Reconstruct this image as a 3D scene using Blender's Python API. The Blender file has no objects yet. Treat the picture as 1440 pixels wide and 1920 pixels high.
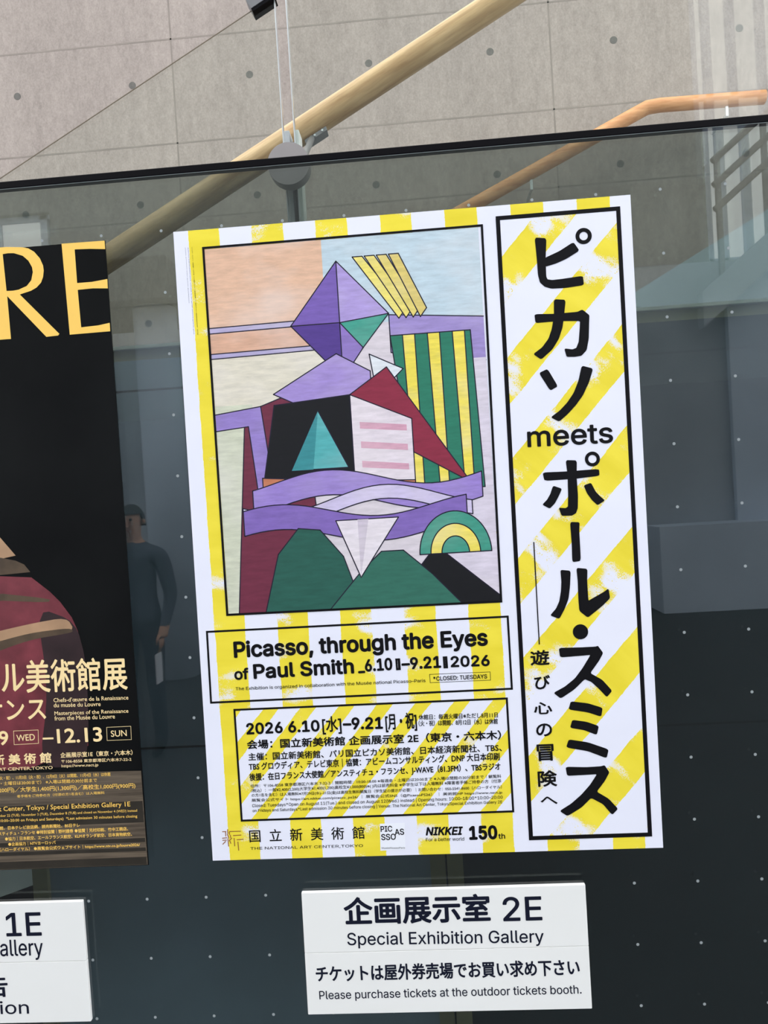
import bpy, bmesh, math, random
from mathutils import Vector, Matrix
from mathutils.geometry import tessellate_polygon, delaunay_2d_cdt

random.seed(4)
S = bpy.context.scene
COL = S.collection

# ---------------------------------------------------------------- camera
cam_data = bpy.data.cameras.new('camera')
cam = bpy.data.objects.new('camera', cam_data)
COL.objects.link(cam)
S.camera = cam
cam_data.sensor_fit = 'VERTICAL'
cam_data.sensor_height = 36.0
cam_data.lens = 1400.0 / 1920.0 * 36.0
cam_data.clip_start = 0.02
cam_data.clip_end = 200
right = Vector((0.99660935, 0.05399906, -0.06207985))
down = Vector((-0.06091138, -0.02302327, -0.99787761))
fwd = Vector((-0.05531374, 0.99827553, -0.01965605))
M = Matrix((right, -down, -fwd)).transposed().to_4x4()
M.translation = Vector((0.40160182, -1.20868516, 1.69386853))
cam.matrix_world = M

# ---------------------------------------------------------------- daylight
W = bpy.data.worlds.new('daylight')
S.world = W
W.use_nodes = True
W.node_tree.nodes['Background'].inputs[0].default_value = (0.945, 0.965, 0.985, 1)
W.node_tree.nodes['Background'].inputs[1].default_value = 3.0

S.view_settings.view_transform = 'Standard'
S.view_settings.look = 'None'
S.view_settings.exposure = 0.04
S.view_settings.gamma = 1.0
S.view_settings.use_curve_mapping = False
S.cycles.use_denoising = True
S.cycles.max_bounces = 10
S.cycles.transparent_max_bounces = 24

# ---------------------------------------------------------------- helpers
def lin(r, g, b):
    f = lambda c: (c / 255 / 12.92) if c / 255 <= 0.04045 else ((c / 255 + 0.055) / 1.055) ** 2.4
    return (f(r), f(g), f(b), 1.0)

class NT:
    """small wrapper round a node tree"""
    def __init__(s, name):
        s.m = bpy.data.materials.new(name); s.m.use_nodes = True
        s.t = s.m.node_tree; s.n = s.t.nodes; s.n.clear()
        s.out = s.n.new('ShaderNodeOutputMaterial')
        s._obj = None
    def link(s, a, b): s.t.links.new(a, b)
    def put(s, sock, v):
        if hasattr(v, 'is_output') or isinstance(v, bpy.types.NodeSocket): s.link(v, sock)
        else: sock.default_value = v
    def obj(s):
        if s._obj is None: s._obj = s.n.new('ShaderNodeTexCoord').outputs['Object']
        return s._obj
    def math(s, op, a, b=0.0, c=0.0, clamp=False):
        n = s.n.new('ShaderNodeMath'); n.operation = op; n.use_clamp = clamp
        s.put(n.inputs[0], a); s.put(n.inputs[1], b); s.put(n.inputs[2], c)
        return n.outputs[0]
    def scaled(s, sc, vec=None):
        n = s.n.new('ShaderNodeMapping'); s.link(vec or s.obj(), n.inputs[0]); n.inputs['Scale'].default_value = sc
        return n.outputs[0]
    def noise(s, vec, scale, detail=3.0, rough=0.5):
        n = s.n.new('ShaderNodeTexNoise'); s.link(vec, n.inputs['Vector'])
        n.inputs['Scale'].default_value = scale; n.inputs['Detail'].default_value = detail; n.inputs['Roughness'].default_value = rough
        return n.outputs[0]
    def remap(s, v, a, b, c=0.0, d=1.0):
        n = s.n.new('ShaderNodeMapRange'); n.clamp = True
        s.put(n.inputs[0], v)
        for k, x in zip((1, 2, 3, 4), (a, b, c, d)): n.inputs[k].default_value = x
        return n.outputs[0]
    def xyz(s, vec=None):
        n = s.n.new('ShaderNodeSeparateXYZ'); s.link(vec or s.obj(), n.inputs[0]); return n.outputs
    def mix(s, f, a, b, mode='MIX'):
        n = s.n.new('ShaderNodeMix'); n.data_type = 'RGBA'; n.blend_type = mode
        s.put(n.inputs[0], f); s.put(n.inputs[6], a); s.put(n.inputs[7], b)
        return n.outputs[2]
    def principled(s, color, rough=0.6, spec=0.4, metal=0.0, bump=None, bump_d=0.001, coat=0.0):
        p = s.n.new('ShaderNodeBsdfPrincipled')
        s.put(p.inputs['Base Color'], color); s.put(p.inputs['Roughness'], rough)
        p.inputs['Specular IOR Level'].default_value = spec; p.inputs['Metallic'].default_value = metal
        p.inputs['Coat Weight'].default_value = coat
        if bump is not None:
            b = s.n.new('ShaderNodeBump'); b.inputs['Strength'].default_value = 0.5; b.inputs['Distance'].default_value = bump_d
            s.link(bump, b.inputs['Height']); s.link(b.outputs[0], p.inputs['Normal'])
        s.link(p.outputs[0], s.out.inputs[0])
        return s.m

def plain(name, rgb, rough=0.6, spec=0.4, metal=0.0, var=0.06, scale=14.0, coat=0.0):
    n = NT(name); c = lin(*rgb)
    v = n.noise(n.obj(), scale, 4.0)
    a = tuple(x * (1 - var) for x in c[:3]) + (1,); b = tuple(min(1, x * (1 + var)) for x in c[:3]) + (1,)
    return n.principled(n.mix(n.remap(v, 0.3, 0.7), a, b), rough, spec, metal, coat=coat)

def glass_mat(name, tint, r0=0.042, dots=None):
    """thin architectural glass: tinted see-through plus a mirror share that grows towards grazing angles; dots = printed dot grid (pitch, radius, x0, z0)"""
    n = NT(name)
    t = n.n.new('ShaderNodeBsdfTransparent'); t.inputs[0].default_value = tint + (1,)
    g = n.n.new('ShaderNodeBsdfGlossy'); g.inputs['Roughness'].default_value = 0.0; g.inputs[0].default_value = (1, 1, 1, 1)
    geo = n.n.new('ShaderNodeNewGeometry')
    dot = n.n.new('ShaderNodeVectorMath'); dot.operation = 'DOT_PRODUCT'
    n.link(geo.outputs['Incoming'], dot.inputs[0]); n.link(geo.outputs['Normal'], dot.inputs[1])
    c = n.math('SUBTRACT', 1.0, n.math('ABSOLUTE', dot.outputs['Value']), clamp=True)
    f = n.math('MULTIPLY_ADD', n.math('POWER', c, 5.0), 1.0 - r0, r0, clamp=True)
    m = n.n.new('ShaderNodeMixShader')
    n.link(f, m.inputs[0]); n.link(t.outputs[0], m.inputs[1]); n.link(g.outputs[0], m.inputs[2])
    res = m.outputs[0]
    if dots:
        pitch, rad, x0, z0 = dots
        x = n.xyz()
        a = n.math('SUBTRACT', n.math('FRACT', n.math('DIVIDE', n.math('SUBTRACT', x[0], x0 - 40.5 * pitch), pitch)), 0.5)
        b = n.math('SUBTRACT', n.math('FRACT', n.math('DIVIDE', n.math('SUBTRACT', x[2], z0 - 40.5 * pitch), pitch)), 0.5)
        r = n.math('SQRT', n.math('ADD', n.math('MULTIPLY', a, a), n.math('MULTIPLY', b, b)))
        mask = n.math('MULTIPLY', n.math('LESS_THAN', r, rad / pitch), n.math('LESS_THAN', x[1], 0.0))
        d = n.n.new('ShaderNodeBsdfDiffuse'); d.inputs[0].default_value = lin(150, 156, 157)
        m2 = n.n.new('ShaderNodeMixShader'); n.link(mask, m2.inputs[0]); n.link(res, m2.inputs[1]); n.link(d.outputs[0], m2.inputs[2]); res = m2.outputs[0]
    n.link(res, n.out.inputs[0])
    return n.m

def stripe_mat(name, theta, start, period, duty, patch_lo=0.60, seed=0.0, along=None):
    """white paper printed with dry-brushed yellow bands; theta is the bands' slope in degrees (90 = upright); millimetre figures"""
    n = NT(name); o = n.obj(); x = n.xyz(o)
    t = math.radians(theta)
    s = n.math('SUBTRACT', n.math('MULTIPLY', x[0], 1000 * math.sin(t)), n.math('MULTIPLY', x[2], 1000 * math.cos(t)))
    l = n.math('ADD', n.math('MULTIPLY', x[0], 1000 * math.cos(t)), n.math('MULTIPLY', x[2], 1000 * math.sin(t)))
    comb = n.n.new('ShaderNodeCombineXYZ')
    n.link(s, comb.inputs[0]); n.link(l, comb.inputs[1]); comb.inputs[2].default_value = seed
    v = comb.outputs[0]                                             # across, along, in millimetres
    wob = n.noise(n.scaled((0.02, 0.02, 1), v), 1.0, 4.0, 0.6)
    fine = n.noise(n.scaled((0.25, 0.25, 1), v), 1.0, 3.0, 0.7)
    s2 = n.math('ADD', s, n.math('ADD', n.math('MULTIPLY', n.math('SUBTRACT', wob, 0.5), 5.0), n.math('MULTIPLY', n.math('SUBTRACT', fine, 0.5), 2.2)))
    fr = n.math('FRACT', n.math('DIVIDE', n.math('SUBTRACT', s2, start - 40 * period), period))
    band = n.math('LESS_THAN', fr, duty)
    patch = n.noise(n.scaled((0.011, 0.017, 1), v), 1.0, 2.0, 0.5)
    p = n.remap(patch, patch_lo, patch_lo + 0.13)
    grain = n.noise(n.scaled((0.55, 0.40, 1), v), 1.0, 3.0, 0.7)
    broad = n.noise(n.scaled((0.05, 0.10, 1), v), 1.0, 3.0, 0.6)
    dry = n.math('MULTIPLY', p, n.math('LESS_THAN', n.math('ADD', n.math('MULTIPLY', grain, 0.6), n.math('MULTIPLY', broad, 0.4)), n.remap(p, 0, 1, 0.41, 0.58)))
    mask = n.math('MULTIPLY', band, n.math('SUBTRACT', 1.0, dry), clamp=True)
    tone = n.noise(n.scaled((0.008, 0.03, 1), v), 1.0, 4.0)
    yel = n.mix(n.remap(tone, 0.3, 0.7), lin(246, 226, 70), lin(233, 212, 52))
    col = n.mix(mask, lin(234, 234, 247), yel)
    return n.principled(col, 0.38, 0.3, bump=n.noise(n.obj(), 7.0, 2.0, 0.4), bump_d=0.006)

def mesh_obj(name, verts, faces, mat, parent=None, smooth=False, mats=None, fmat=None):
    me = bpy.data.meshes.new(name); me.from_pydata([tuple(v) for v in verts], [], faces); me.update()
    for m in (mats or [mat]): me.materials.append(m)
    if fmat:
        for p, i in zip(me.polygons, fmat): p.material_index = i
    if smooth:
        for p in me.polygons: p.use_smooth = True
    o = bpy.data.objects.new(name, me); COL.objects.link(o)
    if parent: o.parent = parent
    return o

class MB:
    """collects shapes that make up one mesh"""
    def __init__(s): s.v = []; s.f = []; s.mi = []
    def add(s, v, f, m=0):
        k = len(s.v); s.v += [tuple(p) for p in v]; s.f += [tuple(i + k for i in q) for q in f]; s.mi += [m] * len(f)
    def box(s, a, b, m=0):
        (x0, y0, z0), (x1, y1, z1) = a, b
        s.add([(x0, y0, z0), (x1, y0, z0), (x1, y1, z0), (x0, y1, z0), (x0, y0, z1), (x1, y0, z1), (x1, y1, z1), (x0, y1, z1)],
              [(0, 3, 2, 1), (4, 5, 6, 7), (0, 1, 5, 4), (1, 2, 6, 5), (2, 3, 7, 6), (3, 0, 4, 7)], m)
    def prism(s, pts, y0, y1, m=0):
        """polygon in x, z extruded from y0 (towards the viewer) to y1"""
        k = len(pts)
        tri = tessellate_polygon([[Vector((p[0], p[1], 0)) for p in pts]])
        v = [(p[0], y0, p[1]) for p in pts] + [(p[0], y1, p[1]) for p in pts]
        f = [tuple(t) for t in tri] + [tuple(i + k for i in reversed(t)) for t in tri]
        f += [(i, (i + 1) % k, (i + 1) % k + k, i + k) for i in range(k)]
        s.add(v, f, m)
    def flat(s, rings, y, m=0):
        """flat printed area: outer ring (and holes) in x, z"""
        vs = [[Vector((p[0], p[1], 0)) for p in r] for r in rings]
        tri = tessellate_polygon(vs)
        allp = [p for r in rings for p in r]
        f = []
        for t in tri:
            a, b, c = (allp[i] for i in t)
            cr = (b[0] - a[0]) * (c[1] - a[1]) - (b[1] - a[1]) * (c[0] - a[0])
            f.append(tuple(t) if cr > 0 else (t[0], t[2], t[1]))
        s.add([(p[0], y, p[1]) for p in allp], f, m)
    def tube(s, pts, r, seg=14, m=0, caps=True):
        pts = [Vector(p) for p in pts]; base = len(s.v); n = len(pts)
        rs = r if isinstance(r, (list, tuple)) else [r] * n
        up = None
        for i, p in enumerate(pts):
            d = ((pts[min(i + 1, n - 1)] - p).normalized() + (p - pts[max(i - 1, 0)]).normalized()).normalized()
            a = d.cross(Vector((0, 0, 1))) if abs(d.z) < 0.95 else d.cross(Vector((1, 0, 0)))
            a.normalize(); b = d.cross(a).normalized()
            k = 1.0
            if 0 < i < n - 1:
                c = (pts[i + 1] - p).normalized().dot((p - pts[i - 1]).normalized()); k = 1 / max(0.5, math.sqrt((1 + c) / 2))
            for q in range(seg):
                t = 2 * math.pi * q / seg
                s.v.append(tuple(p + (a * math.cos(t) + b * math.sin(t)) * rs[i]))
        for i in range(n - 1):
            for q in range(seg):
                q2 = (q + 1) % seg
                s.f.append((base + i * seg + q, base + i * seg + q2, base + (i + 1) * seg + q2, base + (i + 1) * seg + q)); s.mi.append(m)
        if caps:
            s.f.append(tuple(base + q for q in reversed(range(seg)))); s.mi.append(m)
            s.f.append(tuple(base + (n - 1) * seg + q for q in range(seg))); s.mi.append(m)
    def build(s, name, mats, parent=None, smooth=False, bevel=0.0):
        if not isinstance(mats, (list, tuple)): mats = [mats]
        o = mesh_obj(name, s.v, s.f, None, parent, smooth, mats, s.mi)
        bm = bmesh.new(); bm.from_mesh(o.data)
        if len(s.f) < 60000 and not getattr(s, 'keep', False): bmesh.ops.recalc_face_normals(bm, faces=bm.faces)
        bm.to_mesh(o.data); bm.free()
        if bevel:
            b = o.modifiers.new('edge', 'BEVEL'); b.width = bevel; b.segments = 2; b.limit_method = 'ANGLE'
        return o

def tag(o, label=None, cat=None, group=None, kind=None):
    for k, v in (('label', label), ('category', cat), ('group', group), ('kind', kind)):
        if v: o[k] = v
    return o

def empty(name, loc, label, cat, group=None):
    o = bpy.data.objects.new(name, None); COL.objects.link(o); o.location = loc; o.empty_display_size = 0.1
    return tag(o, label, cat, group)

def mm(pts): return [(p[0] / 1000, p[1] / 1000) for p in pts]

def smooth_ring(pts, n=2, k=0.2):
    for _ in range(n):
        q = []
        for i in range(len(pts)):
            a, b = pts[i], pts[(i + 1) % len(pts)]
            q += [(a[0] + (b[0] - a[0]) * k, a[1] + (b[1] - a[1]) * k), (a[0] + (b[0] - a[0]) * (1 - k), a[1] + (b[1] - a[1]) * (1 - k))]
        pts = q
    return pts

def circle(cx, cz, r, n=40, a0=0.0, a1=2 * math.pi, rz=None):
    full = abs(a1 - a0 - 2 * math.pi) < 1e-6
    k = n if full else n + 1
    return [(cx + r * math.cos(a0 + (a1 - a0) * i / n), cz + (rz or r) * math.sin(a0 + (a1 - a0) * i / n)) for i in range(k)]

def quad_frame(mbx, q, t, y, m=0):
    """printed rule of width t running inside the four outer corners q (millimetres)"""
    p = [Vector(a) for a in mm(q)]; c = sum(p, Vector((0, 0))) / 4; t /= 1000
    ins = [Vector((a.x + (t if a.x < c.x else -t), a.y + (t if a.y < c.y else -t))) for a in p]
    v = [(a.x, y, a.y) for a in p] + [(a.x, y, a.y) for a in ins]
    mbx.add(v, [(i, i + 4, (i + 1) % 4 + 4, (i + 1) % 4) for i in range(4)], m)

# ---- lettering: every line is set in the built-in typeface, then fitted to its measured place
_glyph = {}
try:                                                               # Blender's own grotesque face for the Latin lines
    import os
    GROTESQUE = bpy.data.fonts.load(os.path.join(bpy.utils.resource_path('LOCAL'), 'datafiles', 'fonts', 'Inter.woff2'))
except Exception:
    GROTESQUE = None
def latin(s): return all(ord(c) < 0x250 or c in '–’' for c in s)
def key(s, face): return s + '\0' if (face == 'G' and GROTESQUE and latin(s)) else s
def fill_outlines(pts, edges):
    """fill letter outlines that overlap themselves, keeping every area their windings enclose"""
    nxt = {}
    for a, b in edges: nxt.setdefault(a, []).append(b); nxt.setdefault(b, []).append(a)
    seen, loops = set(), []
    for a in range(len(pts)):
        if a in seen or a not in nxt: continue
        loop, cur, prev = [a], min(nxt[a]), a
        seen.add(a)
        while cur != a:
            loop.append(cur); seen.add(cur)
            o = [k for k in nxt[cur] if k != prev]
            if not o: break
            prev, cur = cur, o[0]
        if len(loop) > 2: loops.append(loop)
    boxes = [(min(pts[i][0] for i in l), max(pts[i][0] for i in l), l) for l in loops]
    r = delaunay_2d_cdt([Vector(q) for q in pts], edges, [], 0, 1e-6)
    vs = [(v.x, v.y) for v in r[0]]; keep = []
    for f in r[2]:
        cx = sum(vs[i][0] for i in f) / len(f); cy = sum(vs[i][1] for i in f) / len(f); w = 0
        for x0, x1, l in boxes:
            if not x0 <= cx <= x1: continue
            for i in range(len(l)):
                (ax, ay), (bx, by) = pts[l[i - 1]], pts[l[i]]
                if (ay <= cy) != (by <= cy):
                    side = (bx - ax) * (cy - ay) - (cx - ax) * (by - ay)
                    if by > ay and side > 0: w += 1
                    elif by < ay and side < 0: w -= 1
        if w: keep.append(tuple(f))
    return vs, keep
def _prepare(strings):
    made = []
    for s in strings:
        if s in _glyph: continue
        cu = bpy.data.curves.new('type', 'FONT'); cu.body = s.rstrip('\0'); cu.resolution_u = 4 if len(s) < 30 else 2
        if s.endswith('\0'): cu.font = GROTESQUE; cu.fill_mode = 'NONE'
        o = bpy.data.objects.new('type', cu); COL.objects.link(o); made.append((s, o, cu)); _glyph[s] = None
    bpy.context.view_layer.update()
    dg = bpy.context.evaluated_depsgraph_get()
    for s, o, cu in made:
        ev = o.evaluated_get(dg); me = ev.to_mesh()
        pts = [(v.co.x, v.co.y) for v in me.vertices]
        if s.endswith('\0'): _glyph[s] = fill_outlines(pts, [tuple(e.vertices) for e in me.edges])
        else: _glyph[s] = (pts, [tuple(p.vertices) for p in me.polygons])
        ev.to_mesh_clear()
    for s, o, cu in made:
        bpy.data.objects.remove(o); bpy.data.curves.remove(cu)

def _bbox(s):
    v = _glyph[s][0]
    return min(p[0] for p in v), min(p[1] for p in v), max(p[0] for p in v), max(p[1] for p in v)

def set_line(mbx, s, p0, p1, h, ref, bold, y, shear=0.0, m=0, face='H'):
    """s runs from p0 to p1 (feet of the line) with the reference letter h tall; all in metres"""
    s = key(s, face); rk = ref + '\0' if s.endswith('\0') else ref
    v, f = _glyph[s]; x0, _, x1, _ = _bbox(s); _, r0, _, r1 = _bbox(rk)
    if ref not in ('国',): r0 = 0.0
    e = bold * h
    ax = Vector((p1[0] - p0[0], p1[1] - p0[1])); w = ax.length; ax.normalize(); ay = Vector((-ax.y, ax.x))
    sx = (w - 2 * e) / (x1 - x0 + shear * (r1 - r0)); sy = (h - 2 * e) / (r1 - r0)
    base = [((a - x0) * sx + e + shear * (b - r0) * sy, (b - r0) * sy + e) for a, b in v]
    k = 0 if e < 2e-5 else (4 if bold < 0.02 else 8)
    offs = [(0, 0)] + [(e * math.cos(2 * math.pi * i / k), e * math.sin(2 * math.pi * i / k)) for i in range(k)]
    if k: offs = offs[1:]
    for i, (ox, oz) in enumerate(offs):
        yi = y - 0.000007 * i
        pts = [(p0[0] + ax.x * (a + ox) + ay.x * (b + oz), yi, p0[1] + ax.y * (a + ox) + ay.y * (b + oz)) for a, b in base]
        mbx.add(pts, f, m)

def set_box(mbx, s, x0, z0, x1, z1, bold, y, rot=0, m=0):
    """s fitted to a rectangle; rot=-90 runs it downwards"""
    v, f = _glyph[s]; a0, b0, a1, b1 = _bbox(s)
    e = bold * min(x1 - x0, z1 - z0)
    k = 0 if e < 2e-5 else 8
    offs = [(e * math.cos(2 * math.pi * i / k), e * math.sin(2 * math.pi * i / k)) for i in range(k)] or [(0, 0)]
    for i, (ox, oz) in enumerate(offs):
        pts = []
        for a, b in v:
            u, t = (a - a0) / (a1 - a0), (b - b0) / (b1 - b0)
            if rot: X, Z = x0 + e + t * (x1 - x0 - 2 * e), z1 - e - u * (z1 - z0 - 2 * e)
            else: X, Z = x0 + e + u * (x1 - x0 - 2 * e), z0 + e + t * (z1 - z0 - 2 * e)
            pts.append((X + ox, y - 0.000007 * i, Z + oz))
        mbx.add(pts, f, m)

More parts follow.
